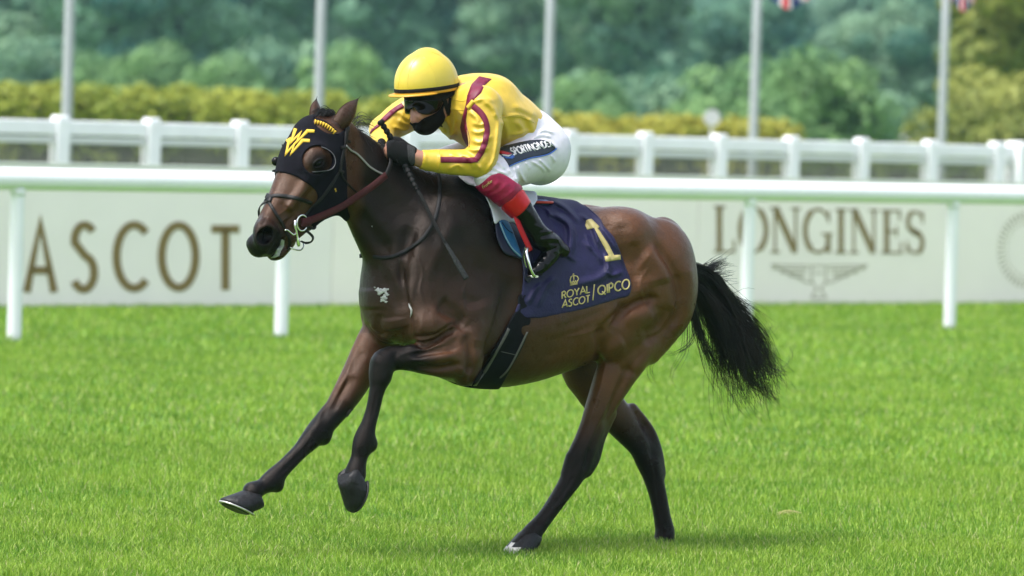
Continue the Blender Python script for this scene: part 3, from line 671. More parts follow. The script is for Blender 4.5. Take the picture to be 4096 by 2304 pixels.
    # tail
    g = [[(2745, 1092), (2800, 1120), (2850, 1190), (2915, 1290), (2965, 1400), (2995, 1500), (3020, 1640)],
         [(2745, 1095), (2785, 1150), (2830, 1240), (2880, 1350), (2920, 1460), (2945, 1570), (2965, 1665)],
         [(2745, 1090), (2820, 1110), (2880, 1180), (2965, 1280), (3030, 1380), (3085, 1480), (3150, 1600)],
         [(2745, 1085), (2810, 1085), (2850, 1100), (2900, 1180), (2975, 1270), (3050, 1370), (3140, 1490)],
         [(2748, 1100), (2775, 1170), (2800, 1260), (2840, 1350), (2890, 1450), (2930, 1530), (2990, 1620)],
         [(2745, 1090), (2800, 1105), (2860, 1150), (2930, 1250), (2985, 1350), (3020, 1440), (3060, 1560)]]
    root = hp(2738, 1088, 0)
    GU = []
    for k, L in enumerate(g):
        q = np.array([hp(u, v, 0) for u, v in L]); q[0] = root; GU.append(resample(q, 16))
    GU = np.array(GU); lines = []
    nc, per = 110, 20; W = rng.dirichlet(np.full(len(g), .38), nc); wd = wander(nc, 16, .068); tt = np.linspace(0, 1, 16)
    for i in range(nc):
        lat = rng.normal()*.045; c0 = rng.normal(size=3)*np.array([.012, .018, .02]); ce = rng.uniform(.6, 1.05); w2 = wander(per, 16, .02); curl = rng.normal()*.045
        L0 = np.tensordot(W[i], GU, 1)+c0+np.array([0, 1, 0])*(lat*np.sin(np.clip(tt*2.2, 0, math.pi/2)))[:, None]+wd[i]+np.array([-.3, .2, 1.])*(curl*np.sin(tt*5+i)*tt)[:, None]
        for j in range(per):
            L = L0+rng.normal(size=3)*.006*(1+tt[:, None]*.6)+w2[j]*(2.2 if rng.random() < .1 else 1); k = max(5, int(16*min(1, ce*rng.uniform(.75, 1.05)))); lines.append(HF.world(L[:k]))
    def spray(pts, n, amp, sp=.02):
        q = resample(np.array([hp(u, v, 0) for u, v in pts]), 14); wd = wander(n, 14, amp)
        for i in range(n): lines.append(HF.world(q + rng.normal(size=3)*np.array([.012, sp, .014])*.6 + wd[i])[:rng.integers(9, 15)])
    spray([(2750, 1095), (2800, 1085), (2850, 1062), (2910, 1036)], 70, .014); spray([(2750, 1095), (2810, 1090), (2870, 1080), (2925, 1070)], 60, .012)
    spray([(2750, 1100), (2820, 1115), (2870, 1118), (2930, 1112)], 50, .012); spray([(2780, 1130), (2850, 1180), (2920, 1200), (2990, 1195), (3055, 1220), (3050, 1260)], 4, .02)
    spray([(2900, 1280), (2980, 1330), (3060, 1320), (3083, 1290)], 14, .02); spray([(2930, 1350), (3010, 1420), (3080, 1480), (3150, 1495)], 40, .02); spray([(2940, 1380), (3010, 1440), (3100, 1490), (3165, 1440), (3150, 1400)], 4, .015)
    spray([(2950, 1400), (3000, 1520), (3070, 1570), (3135, 1620)], 50, .02); spray([(2760, 1180), (2745, 1290), (2740, 1400), (2690, 1500), (2720, 1560), (2785, 1604)], 5, .012)
    spray([(2765, 1200), (2780, 1320), (2760, 1380), (2700, 1420), (2650, 1420)], 12, .012); spray([(2770, 1200), (2800, 1330), (2850, 1450), (2900, 1560)], 70, .02); spray([(2640, 1420), (2600, 1470), (2610, 1520), (2640, 1545)], 4, .008)
    q, f = hair_mesh(lines, .0017, .0005); mkobj('tail', q, f, M_TAIL, horse)
    # mane and forelock
    lines = []
    for i in range(900):
        t = rng.random(); u, v = np.array([(1400, 500), (1431, 533), (1480, 566), (1540, 606), (1620, 655), (1690, 690)][0]) if False else (np.interp(t, [0, .2, .45, .75, 1], [1392, 1440, 1540, 1640, 1730]), np.interp(t, [0, .2, .45, .75, 1], [508, 545, 612, 668, 705]))
        b0 = hp(u, v+8, rng.normal()*.012); s = -1 if rng.random() < .75 else .6; ln = rng.uniform(.04, .12)*(1.25 if .3 < t < .62 else 1)
        d0 = np.array([-.25+rng.normal()*.2, s*.35, .35+rng.normal()*.1]); L = [b0]; d = d0
        for k in range(8): d = d+np.array([-.03, s*.10, -.17])+rng.normal(size=3)*.05; L.append(L[-1]+d/np.linalg.norm(d)*ln/8)
        lines.append(HF.world(np.array(L)))
    for i in range(26):
        b0 = hp(rng.uniform(1350, 1440), rng.uniform(468, 520), rng.normal()*.02); L = [b0]; d = np.array([-.5+rng.normal()*.3, -.1+rng.normal()*.2, .75])
        for k in range(10): d = d+np.array([-.08, 0, -.17])+rng.normal(size=3)*.1; L.append(L[-1]+d/np.linalg.norm(d)*rng.uniform(.008, .016))
        lines.append(HF.world(np.array(L)))
    q, f = hair_mesh(lines, .0018, .0005); mkobj('mane', q, f, M_HAIR, horse)
    lines = []
    for i in range(150):
        b0 = dp(rng.uniform(1290, 1345), rng.uniform(448, 470), rng.normal()*.022); L = [b0]; tx = rng.uniform(-.03, .03); d = np.array([.2, 0, .5])
        for k in range(8): d = d+HLF*.1+np.array([0, tx, -.15])+rng.normal(size=3)*.07; L.append(L[-1]+d/np.linalg.norm(d)*rng.uniform(.006, .012))
        lines.append(HF.world(np.array(L)))
    q, f = hair_mesh(lines, .0018, .0005); mkobj('forelock', q, f, M_HAIR, horse)
    return horse, G, P, Fc, bv

def split_sides(name, q, f, m_, par, near_only=False):
    """the near and the far piece of a symmetrical garment as two objects"""
    near = ((q-HF.O)@HF.l) > 0; out = []
    for sgn in (True, False):
        k = near == sgn; idx = -np.ones(len(q), int); idx[k] = np.arange(k.sum()); ff = f[k[f].all(1)]
        if len(ff): out.append(mkobj(name, q[k], idx[ff], m_, par))
    return out[0]

# ================================================================== the rider
RRES = .0049
_hc = HF.at(1712, 340, 0.0)
RF = Frame(43, _hc)                                     # the rider's head, turned a little to the viewer
def fp(u, v, lat=0.0): return HF.loc(RF.at(u, v, lat))
RL = HF.loc(HF.O+RF.l); RFW = HF.loc(HF.O+RF.f)
def rn(u, v, lat, a, b=None): return (*hp(u, v, lat), a/PXM, (a if b is None else b)/PXM)
def fn(u, v, lat, a, b): return (*fp(u, v, lat), a, b)
def mirror(nodes): return [(n[0], -n[1], n[2], *n[3:]) for n in nodes]
TORSO = [(1838, 410, 0, 70, 110), (1868, 432, 0, 112, 178), (1935, 462, 0, 134, 178), (2020, 500, 0, 128, 160), (2090, 545, 0, 108, 148), (2135, 575, 0, 98, 148)]
UPARM = [(1925, 425, .185, 66, 66), (1935, 500, .215, 62, 60), (1938, 580, .235, 54, 54), (1925, 648, .235, 50, 50)]
FOREARM = [(1925, 648, .235, 50, 50), (1850, 650, .19, 45, 45), (1760, 645, .14, 40, 40), (1690, 638, .105, 33, 36), (1650, 628, .092, 28, 36)]
THIGH = [(2150, 612, .09, 102, 102), (2095, 645, .15, 88, 92), (2020, 675, .20, 76, 80), (1968, 703, .235, 62, 66)]
SHIN = [(1968, 703, .235, 62, 60), (2010, 748, .262, 56, 58), (2053, 802, .28, 50, 50), (2092, 850, .292, 42, 44), (2128, 905, .30, 39, 40), (2160, 950, .305, 38, 38)]
FOOT = [(2168, 955, .305, 40, 38), (2210, 985, .305, 40, 34), (2196, 1025, .31, 30, 34), (2158, 1068, .312, 23, 32), (2134, 1086, .312, 17, 26)]
HEEL = [(2205, 975, .305, 36, 32), (2250, 1003, .303, 24, 28)]
R_LO, R_HI = (.05, -.48, 1.12), (1.42, .48, 2.2)
_k = lambda L: [rn(*q) for q in L]
def add_torso(G):
    G.chain(_k(TORSO), .04, n=8); G.ell(hp(1935, 362, 0), (.10, .13, .06), None, .07)
def add_near_arm(G):
    G.chain(_k([(1880, 415, .10, 78, 70), (1925, 425, .175, 72, 66)]), .05); G.chain(_k(UPARM), .03); G.chain(_k(FOREARM), .015)
def add_far_arm(G):
    G.chain(_k([(1760, 425, -.10, 75, 70), (1690, 430, -.185, 66, 62), (1610, 470, -.225, 60, 56), (1535, 520, -.245, 46, 46)]), .03)
    G.chain(_k([(1535, 520, -.245, 46, 46), (1530, 560, -.18, 40, 40), (1545, 600, -.10, 32, 34)]), .02)
def add_arms(G): add_near_arm(G); add_far_arm(G)
def add_waist(G): G.chain(_k(TORSO[3:]), .04, n=8); G.chain(_k([(2110, 555, 0, 98, 140), (2150, 590, 0, 96, 140)]), .05)
def add_thighs(G):
    for f in (lambda L: L, mirror):
        G.chain(f(_k([(2130, 575, .05, 95, 95), (2152, 612, .09, 102, 100)])), .05); G.chain(f(_k(THIGH)), .03, n=8); G.chain(f(_k(SHIN[:2])), .02)
    for s in (1, -1): G.ell(hp(2168, 635, .08)*np.array([1, s, 1]), (.10, .10, .10), None, .05)
def add_shins(G):
    for f in (lambda L: L, mirror): G.chain(f(_k(SHIN)), .02); G.chain(f(_k(FOOT)), .015); G.chain(f(_k(HEEL)), .012)
def add_head(G):
    G.chain([rn(1850, 400, 0, 72, 70), (*fp(1775, 400, 0), .062, .058), (*fp(1735, 400, 0), .06, .06)], .03)
    G.ell(fp(1716, 332, 0), (.105, .08, .105), None, .02)
    G.ell(fp(1702, 425, 0), (.072, .066, .105), None, .03)
    G.ell(fp(1706, 492, 0), (.046, .042, .042), None, .03)                                          # chin
    for s in (1, -1):
        G.chain([fn(1690, 500, .02*s, .028, .03), fn(1755, 475, .05*s, .022, .02), fn(1785, 430, .064*s, .02, .016)], .02, RL)   # jaw
        G.ell(fp(1688, 462, .04*s), (.028, .024, .026), None, .02)                                   # cheekbone
        G.cut(G.ell_d(fp(1668, 436, .032*s), (.018, .02, .014)), .015)                               # eye socket
        G.ell(fp(1676, 437, .031*s), (.013, .013, .012), None, .004)                                 # eye under the lid
        G.ell(fp(1794, 402, .074*s), (.030, .010, .036), None, .008); G.cut(G.ell_d(fp(1790, 400, .086*s), (.014, .008, .02)), .006)   # ear
    G.chain([fn(1664, 428, 0, .012, .011), fn(1657, 460, 0, .016, .014), fn(1657, 480, 0, .019, .019)], .014, RL)      # nose
    for s in (1, -1): G.ell(fp(1669, 486, .014*s), (.012, .009, .009), None, .008)
    G.chain([fn(1672, 512, -.022, .006, .008), fn(1668, 514, 0, .008, .01), fn(1672, 512, .022, .006, .008)], .006, RL)   # lips
def add_hands(G):
    """near hand: a fist round the whip and the rein; far hand the same, mirrored"""
    K = lambda L: [(*hp(u, v, l), a, b) for u, v, l, a, b in L]
    def one(f):
        G.chain(f(K([(1680, 636, .102, .033, .034), (1655, 629, .093, .030, .034), (1630, 622, .088, .036, .030)])), .01)
        G.chain(f(K([(1640, 622, .09, .040, .026), (1605, 612, .085, .046, .024), (1572, 604, .078, .040, .020)])), .015)
        for u, v, ln in [(1566, 577, .9), (1560, 595, 1.0), (1561, 614, .95), (1568, 632, .8)]:       # index .. little finger
            G.chain(f(K([(u+22, v+2, .08, .013, .014), (u-4, v, .068, .0125, .0125), (u-18*ln, v+5, .045, .0115, .0115), (u-8, v+10, .022, .0105, .0105), (u+14, v+12, .016, .0095, .0095), (u+24, v+10, .028, .009, .009)])), .004)
            G.ell(f([(*hp(u+4, v-1, .082), 0, 0)])[0][:3], (.013, .011, .012), None, .008)
        G.chain(f(K([(1625, 590, .075, .017, .017), (1598, 566, .062, .0145, .0145), (1576, 560, .045, .0125, .0125), (1558, 566, .03, .011, .011)])), .006)        # thumb
    one(lambda L: L); one(lambda L: [(q[0]-.02, -q[1]-.03, q[2]-.01, *q[3:]) for q in L])
LEGBOX = ((.25, -.46, 1.1), (1.0, .46, 1.8)); HANDBOX = ((.98, -.22, 1.52), (1.36, .26, 1.95)); HEADBOX = ((.72, -.2, 1.68), (1.24, .2, 2.2))
def rider_field(*adds, res=None, infl=0.0, box=None):
    G = Field(*(box or (R_LO, R_HI)), res or RRES)
    for a in adds: a(G)
    G.D -= infl; return G
def cutplane(G, p, n, k=.004):
    """remove everything on the side that n points to"""
    x, y, z = G.xyz((slice(None),)*3); n = np.asarray(n, float); n = n/np.linalg.norm(n)
    G.D = smax(G.D, ((x-p[0])*n[0]+(y-p[1])*n[1]+(z-p[2])*n[2]).astype(np.float32), k)
def wrinkle(G, fn_):
    m = np.abs(G.D) < .03; I = np.argwhere(m); p = G.lo+I*G.h; G.D[m] -= fn_(p).astype(np.float32)
def cutregion(G, reg, k=.003):
    m = np.abs(G.D) < .035; I = np.argwhere(m); r = reg(G.lo+I*G.h); far = G.D <= -.035
    J = np.argwhere(far); rj = reg(G.lo+J*G.h) if len(J) else np.zeros(0)
    G.D[m] = smax(G.D[m], r.astype(np.float32), k); G.D[far] = np.maximum(G.D[far], rj.astype(np.float32))

M_SKIN = mat('skin', (.34, .165, .115), .5, .4, .12, 60, .15, 300)
M_SILK = mat('yellow_racing_silk', (.53, .355, .028), .42, .5, .05, 30, .12, 90, sheen=.1)
M_MAROON = mat('maroon_silk', (.125, .006, .028), .5, .3, .12, 60, .1, 200)
M_WHITE = mat('white_breeches_cloth', (.61, .585, .66), .55, .45, .04, 40, .12, 120)
M_BOOT = mat('polished_black_leather', (.0025, .0025, .003), .12, .2, .2, 40, .4, 22)
M_GAITM = mat('maroon_gaiter', (.25, .006, .045), .45, .35, .15, 40, .15, 120)
M_RED = mat('red_gaiter_band', (.40, .004, .010), .35, .35, .08, 60, .1, 120)
M_GLOVE = mat('black_glove', (.0045, .0045, .0055), .7, .18, .3, 80, .4, 400)
M_GREYKNIT = mat('grey_knit', (.055, .055, .06), .8, .3, .6, 300, .5, 500)
M_NAVYP = mat('navy_panel', lin('091525'), .5, .5, .15, 40, .1, 200)
M_BLACK = mat('matte_black', (.004, .004, .004), .7, .18, .3, 60, .3, 400)
M_MASK = mat('black_face_mask', (.0035, .0035, .004), .8, .12, .2, 60, .2, 300)
M_LENS = mat('dark_goggle_lens', (.0025, .0025, .002), .16, .16)
M_CAP = mat('yellow_cap_silk', (.53, .41, .045), .34, .5, .04, 20, .10, 60)
M_NAVY = mat('navy_saddle_cloth', (.0125, .0105, .052), .6, .3, .12, 30, .25, 120)
M_GOLD = mat('pale_gold_print', lin('B5A56B'), .5, .5, .06, 60)
M_WPRINT = mat('white_print', (.55, .55, .57), .5)
M_BLUE = mat('blue_saddle_leather', lin('225E8F'), .42, .5, .12, 40, .1, 100)
M_BLUEP = mat('blue_print', lin('2E559F'), .5); M_REDP = mat('red_print', lin('A51724'), .5)
M_PADW = mat('white_pad_cloth', (.55, .56, .65), .7, .3, .06, 30, .15, 200)
M_TAN = mat('tan_lettering', (.20, .135, .045), .6)
M_IRON = mat('stirrup_steel', (.72, .72, .70), .22, .5, .1, 40, metal=.95)

def fold_noise(p, sc_, seed=0):
    """cheap smooth folds: sums of sine waves in warped coordinates"""
    q = p*sc_; r = np.random.default_rng(seed); out = 0
    for i in range(5):
        d = r.normal(size=3); d /= np.linalg.norm(d); e = r.normal(size=3)
        out = out + np.sin(q@d*(1+.5*i)*6+1.5*np.sin(q@e*2+i))/(1+.6*i)
    return out/2.4
def crease_fn(lines):
    """folds along lines drawn in photograph pixels: (points, width px, height mm)"""
    LL = [(resample(np.array(l, float), 16), w_, h_) for l, w_, h_ in lines]
    def fn_(p):
        Q = project(HF.world(p)); out = np.zeros(len(p))
        for L, w_, h_ in LL:
            m = (Q[:, 0] > L[:, 0].min()-3*w_) & (Q[:, 0] < L[:, 0].max()+3*w_) & (Q[:, 1] > L[:, 1].min()-3*w_) & (Q[:, 1] < L[:, 1].max()+3*w_)
            if not m.any(): continue
            e, t = seg_dist(Q[m], L); out[m] += h_/1000*np.exp(-(e/w_)**2)*np.clip(np.minimum(t, 1-t)*5, 0, 1)
        return out
    return fn_
def px_region(poly, frame=HF, both=True):
    poly = np.array(poly, float)
    return lambda p: sd_poly(px_of(p, frame, both), poly)/PXM

# simple stroke letters: unit box, y up
def arc(cx, cy, rx, ry, a0, a1, n=14): a = np.radians(np.linspace(a0, a1, n)); return [(cx+rx*math.cos(t), cy+ry*math.sin(t)) for t in a]
GLYPH = {
 'A': (.82, [[(0, 0), (.41, 1), (.82, 0)], [(.14, .32), (.68, .32)]]), 'S': (.56, [arc(.29, .755, .235, .235, 35, 190, 9)+arc(.265, .25, .255, .26, 80, -150, 12)]),
 'C': (.78, [arc(.5, .5, .46, .5, 48, 312, 22)]), 'O': (.98, [arc(.49, .5, .47, .5, 0, 360, 32)]), 'T': (.6, [[(0, 1), (.6, 1)], [(.3, 1), (.3, 0)]]),
 'R': (.56, [[(0, 0), (0, 1)], [(0, 1), (.25, 1)]+arc(.25, .75, .26, .25, 90, -90, 10)+[(0, .5)], [(.24, .5), (.56, 0)]]), 'Y': (.7, [[(0, 1), (.35, .5), (.7, 1)], [(.35, .5), (.35, 0)]]),
 'L': (.45, [[(0, 1), (0, 0), (.45, 0)]]), 'Q': (1.0, [arc(.49, .5, .47, .5, 0, 360, 32), [(.55, .3), (.95, -.1)]]), 'I': (.06, [[(.03, 0), (.03, 1)]]),
 'P': (.5, [[(0, 0), (0, 1)], [(0, 1), (.24, 1)]+arc(.24, .74, .26, .26, 90, -90, 10)+[(0, .48)]]), 'N': (.72, [[(0, 0), (0, 1), (.72, 0), (.72, 1)]]),
 'G': (.85, [arc(.5, .5, .46, .5, 48, 345, 24)+[(.95, .45), (.6, .45)]]), 'D': (.72, [[(0, 0), (0, 1), (.25, 1)]+arc(.25, .5, .46, .5, 90, -90, 14)+[(0, 0)]]),
 'E': (.48, [[(.48, 1), (0, 1), (0, 0), (.48, 0)], [(0, .52), (.42, .52)]]), 'X': (.66, [[(0, 0), (.66, 1)], [(0, 1), (.66, 0)]]), 'K': (.6, [[(0, 0), (0, 1)], [(.58, 1), (0, .45)], [(.2, .6), (.6, 0)]]),
 'W': (1.1, [[(0, 1), (.28, 0), (.55, .8), (.82, 0), (1.1, 1)]]), '|': (.1, [[(.05, -.1), (.05, 1.1)]]),
 'F': (.45, [[(0, 0), (0, 1), (.45, 1)], [(0, .52), (.4, .52)]]), 'r': (.35, [[(0, 0), (0, .55)], [(0, .4), (.15, .55), (.35, .5)]]), 'a': (.45, [arc(.2, .26, .2, .27, 20, 340, 14), [(.42, .55), (.42, 0)]]),
 'n': (.42, [[(0, 0), (0, .55)], [(0, .4), (.2, .56), (.4, .4), (.4, 0)]]), 'k': (.4, [[(0, 0), (0, 1)], [(.36, .55), (0, .25), (.4, 0)]]), 'i': (.06, [[(.03, 0), (.03, .55)]]), 'e': (.42, [[(0, .28), (.4, .3)]+arc(.2, .28, .2, .27, 10, 310, 14)]),
}
def stroke_poly(pts, w_, closed=False):
    """ribbon quads along a 2D stroke with mitred joints"""
    p = np.array(pts, float); closed = np.linalg.norm(p[0]-p[-1]) < 1e-6
    L = []; n = len(p)
    for i in range(n):
        a = p[i-1] if i > 0 else (p[-2] if closed else None); b = p[i+1] if i < n-1 else (p[1] if closed else None)
        d0 = (p[i]-a)/(np.linalg.norm(p[i]-a)+1e-9) if a is not None else None; d1 = (b-p[i])/(np.linalg.norm(b-p[i])+1e-9) if b is not None else None
        if d0 is None: d0 = d1
        if d1 is None: d1 = d0
        n0 = np.array([-d0[1], d0[0]]); n1 = np.array([-d1[1], d1[0]]); m = n0+n1; m /= np.linalg.norm(m)+1e-9; k = min(2.2, 1/max(.3, m@n0)); L.append((p[i]+m*w_/2*k, p[i]-m*w_/2*k))
    return [[L[i][0], L[i+1][0], L[i+1][1], L[i][1]] for i in range(n-1)]
def text_quads(s, w_=.1, gap=.18):
    """all letters of a line: list of (letter, quads) in units of cap height, and total width"""
    x = 0; out = []
    for ch in s:
        if ch == ' ': x += .4; continue
        wd, st = GLYPH[ch]; q = []
        for l in st: q += stroke_poly([(a+x, b) for a, b in l], w_)
        out.append((ch, q)); x += wd+gap
    return out, x-gap
def quads_on(bv, quads, mapf, off=.0025, sub=3):
    """2D quads -> pixels through mapf -> laid on a surface, with thickness"""
    P = []; f = []
    for q in quads:
        q = np.array(q, float); k = sub; g = []; ok = True
        for i in range(k+1):
            for j in range(2):
                a = q[0]+(q[1]-q[0])*i/k; b = q[3]+(q[2]-q[3])*i/k; uv = mapf(*(a+(b-a)*j)); r = cast(bv, uv[0], uv[1], off)
                if r is None: ok = False; break
                g.append(r)
            if not ok: break
        if not ok: continue
        n = len(P); P += [x[0] for x in g]+[x[0]-x[1]*(off+.002) for x in g]; m = len(g)
        for i in range(k):
            a = n+2*i; f.append([a, a+1, a+3, a+2]); f.append([a, a+2, a+2+m, a+m]); f.append([a+1, a+1+m, a+3+m, a+3])
        f.append([n, n+m, n+1+m, n+1]); e = n+2*k; f.append([e, e+1, e+1+m, e+m])
    return np.array(P).reshape(-1, 3), f
def lerp_map(p00, p10, p01, p11):
    """unit square (x right, y up) to a pixel quad given lower-left, lower-right, upper-left, upper-right"""
    p00, p10, p01, p11 = [np.array(q, float) for q in (p00, p10, p01, p11)]
    return lambda x, y: p00*(1-x)*(1-y)+p10*x*(1-y)+p01*(1-x)*y+p11*x*y

def build_rider(hbv):
    G = rider_field(add_torso, add_arms, add_thighs, add_shins, add_head, add_hands, res=.0060); P, Fc = G.mesh(); P = smooth(P, Fc, 2, .5)
    org = HF.world(hp(2060, 640, 0)[None])[0]
    person = mkobj('person', HF.world(P), Fc, M_SKIN, None, org)
    tag(person, 'jockey in yellow and maroon silks crouched over the withers of the galloping horse', 'jockey')
    # ---- silks
    S = rider_field(add_torso); cutplane(S, hp(2150, 512, 0), hp(2190, 540, 0)-hp(2100, 500, 0)); A = rider_field(add_near_arm); FAR = rider_field(add_far_arm)
    wd = hp(1650, 628, .092)-hp(1760, 645, .14); cutplane(A, hp(1688, 638, .105), wd, .003); A.D = np.minimum(A.D, FAR.D)
    S.D = smin(S.D, A.D, .025); C = Field(R_LO, R_HI, RRES); C.chain([rn(1850, 400, 0, 80, 80), (*fp(1800, 415, 0), .072, .07), (*fp(1778, 420, 0), .068, .066)], .03); S.D = smin(S.D, C.D, .03)
    S.D -= .008
    cr = crease_fn([([(1870, 440), (1905, 470), (1915, 500)], 8, 5), ([(1885, 490), (1920, 500), (1945, 490)], 7, 4), ([(1880, 520), (1910, 530), (1950, 520)], 7, 4), ([(1880, 555), (1920, 570), (1970, 540)], 8, 4),
        ([(1860, 590), (1900, 600), (1960, 590)], 8, 5), ([(1840, 612), (1880, 640), (1900, 680)], 8, 5), ([(1860, 606), (1910, 660), (1930, 690)], 7, 4), ([(1940, 700), (1975, 640), (1990, 560), (1995, 470)], 9, 5),
        ([(1930, 400), (1970, 430), (1990, 480)], 10, 5), ([(1890, 405), (1940, 395), (1980, 410)], 9, 4), ([(2010, 470), (2030, 530), (2020, 570)], 12, 4), ([(2020, 465), (2080, 462), (2140, 490)], 6, 3),
        ([(2060, 480), (2090, 520), (2080, 555)], 12, 4), ([(2110, 470), (2130, 510), (2125, 540)], 12, 4), ([(2050, 420), (2100, 440), (2150, 470)], 14, 3), ([(2040, 540), (2080, 535), (2120, 520)], 8, 3),
        ([(1590, 475), (1620, 495), (1650, 500)], 7, 4), ([(1600, 455), (1630, 475), (1660, 490)], 7, 4), ([(1570, 500), (1605, 520), (1640, 520)], 7, 4), ([(1560, 440), (1590, 450), (1625, 455)], 7, 3),
        ([(1780, 470), (1800, 520), (1790, 560)], 8, 4), ([(1820, 470), (1815, 520), (1790, 580)], 6, 4), ([(1760, 520), (1800, 540), (1830, 530)], 9, 4), ([(1790, 430), (1830, 440), (1850, 470)], 8, 3), ([(1700, 615), (1705, 660)], 6, 2), ([(1760, 612), (1758, 680)], 5, 3), ([(1800, 615), (1830, 630), (1850, 625)], 6, 3), ([(1790, 680), (1830, 660), (1860, 680)], 7, 3)])
    wrinkle(S, lambda p: 2.3*cr(p) + .0036*fold_noise(p, 2.2, 3)*np.clip((p[:, 0]-.2)*2, .4, 1) + .0020*fold_noise(p, 5, 5) + .0010*fold_noise(p, 11, 6))
    JP, JF = S.mesh(); JP = HF.world(smooth(JP, JF, 1, .5)); silk = mkobj('racing_silks', JP, JF, M_SILK, person); jb = bvh_of(JP, JF)
    def piece(name, q, m_, par):
        if len(q[0]): return mkobj(name, q[0], q[1], m_, par)
    for L in ([(1893, 424), (1919, 447), (1939, 476), (1948, 514), (1945, 545), (1936, 583), (1919, 619), (1903, 640)], [(1912, 640), (1886, 641), (1831, 640), (1762, 639)], [(1612, 421), (1580, 440), (1549, 467), (1520, 495)], [(1515, 503), (1500, 515), (1486, 528)]):
        piece('sleeve_stripe', strap(jb, L, .025, .005, 40, .0035), M_MAROON, silk)
    piece('sash', patch(jb, [(1917, 306), (1886, 338), (1870, 382), (1864, 421), (1848, 476), (1841, 509), (1850, 548), (1866, 580), (1876, 592), (1881, 560), (1874, 531), (1868, 509), (1864, 481), (1870, 440), (1892, 403), (1925, 371), (1939, 340), (1966, 317)], .002, 9), M_MAROON, silk)
    piece('sash', patch(jb, [(1722, 528), (1737, 534), (1800, 580), (1806, 596), (1790, 588), (1732, 546)], .002, 8), M_MAROON, silk)
    piece('shoulder_tab', strap(jb, [(1872, 432), (1882, 420), (1895, 404)], .020, .010, 10, .003), M_SILK, silk)
    for L in ([(2002, 470), (2040, 464), (2090, 470), (2140, 492)], [(1757, 602), (1752, 640), (1757, 682)], [(1860, 440), (1812, 437), (1790, 432)], [(1812, 440), (1808, 500), (1796, 560), (1790, 585)], [(1810, 398), (1850, 404), (1866, 400)]):
        piece('seam', strap(jb, L, .004, .003, 20, 0), M_SILK, silk)
    # ---- breeches
    B = rider_field(add_thighs, add_waist, infl=.006, box=((.05, -.5, 1.25), (1.0, .5, 2.0)), res=.005)
    cr = crease_fn([([(2070, 655), (2085, 700), (2105, 735)], 5, 5), ([(2055, 665), (2065, 700), (2072, 730)], 5, 4), ([(2120, 640), (2160, 665), (2185, 690)], 5, 4), ([(2150, 630), (2180, 660), (2205, 688)], 5, 4), ([(2200, 615), (2215, 635), (2220, 650)], 5, 4), ([(2100, 645), (2115, 665), (2120, 680)], 5, 3),
        ([(2120, 555), (2170, 540), (2210, 550)], 6, 4), ([(2140, 540), (2180, 520), (2220, 535)], 6, 4), ([(2160, 560), (2200, 570), (2235, 600)], 6, 3), ([(1975, 640), (2000, 655), (2020, 680)], 6, 5), ([(1960, 660), (1990, 680), (2035, 700)], 6, 5), ([(1945, 690), (1975, 695), (2000, 690)], 5, 4), ([(1905, 720), (1930, 712), (1950, 716)], 5, 3), ([(2030, 670), (2050, 700), (2068, 725)], 6, 4), ([(1925, 700), (1950, 705), (1975, 715)], 4, 3)])
    wrinkle(B, lambda p: 1.9*cr(p)+.0014*fold_noise(p, 5, 9)+.0006*fold_noise(p, 12, 4)); BP, BF = B.mesh(); BP = HF.world(smooth(BP, BF, 1, .5)); br = mkobj('breeches', BP, BF, M_WHITE, person); bb = bvh_of(BP, BF)
    pan = piece('thigh_panel', patch(bb, [(1981, 606), (2015, 585), (2070, 572), (2123, 561), (2162, 559), (2196, 564), (2212, 578), (2224, 595), (2199, 614), (2157, 626), (2123, 632), (2070, 650), (2036, 666), (2028, 650), (2012, 628), (1995, 614)], .002, 8, .003), M_NAVYP, br)
    piece('panel_edge', strap(bb, [(2036, 667), (2070, 651), (2123, 633), (2157, 627), (2199, 615), (2225, 594)], .005, .004, 30, .003), M_BLUEP, br)
    tq, wdt = text_quads('SPORTINGINDEX', .17, .17); mp = lerp_map((2052, 622), (2212, 584), (2038, 596), (2200, 562))
    for ch, q in tq: piece('lettering', quads_on(bb, q, lambda x, y: mp(x/wdt, y), .0045, 2), M_WPRINT, pan)
    piece('emblem', patch(bb, [(1990, 607), (2010, 606), (2046, 616), (2030, 620), (2003, 616)], .0045, 8, .003), M_REDP, pan)
    piece('emblem', patch(bb, [(2006, 626), (2036, 630), (2052, 621), (2057, 630), (2048, 637), (2025, 635)], .0045, 8, .003), M_BLUEP, pan)
    piece('emblem', patch(bb, [(2006, 619), (2030, 623), (2046, 620), (2034, 628), (2012, 624)], .0044, 8, .003), M_WPRINT, pan)
    # ---- gaiters and boots
    mar = [(1880, 745), (1914, 742), (1960, 703), (1997, 692), (2040, 712), (2085, 742), (2120, 750), (2085, 760), (2050, 795), (2007, 826), (1960, 850), (1900, 790)]
    red = [(2007, 824), (2050, 793), (2083, 758), (2160, 770), (2126, 806), (2098, 845), (2062, 870), (1990, 890)]
    for nm, poly, m_, t_, crl in (('gaiter', mar, M_GAITM, .0085, [([(1915, 765), (1960, 760), (2000, 720)], 7, 4), ([(1935, 790), (1990, 770), (2040, 725)], 6, 3), ([(1970, 815), (2020, 790), (2070, 750)], 5, 3)]), ('gaiter_band', red, M_RED, .0078, [])):
        S = rider_field(add_shins, add_thighs, infl=t_, box=LEGBOX); cutregion(S, px_region(rounded(poly, 3))); w_ = crease_fn(crl); wrinkle(S, lambda p: w_(p)+.0008*fold_noise(p, 6, 2)); q, f = S.mesh(); q = HF.world(smooth(q, f, 2, .5)); o = split_sides(nm, q, f, m_, person)
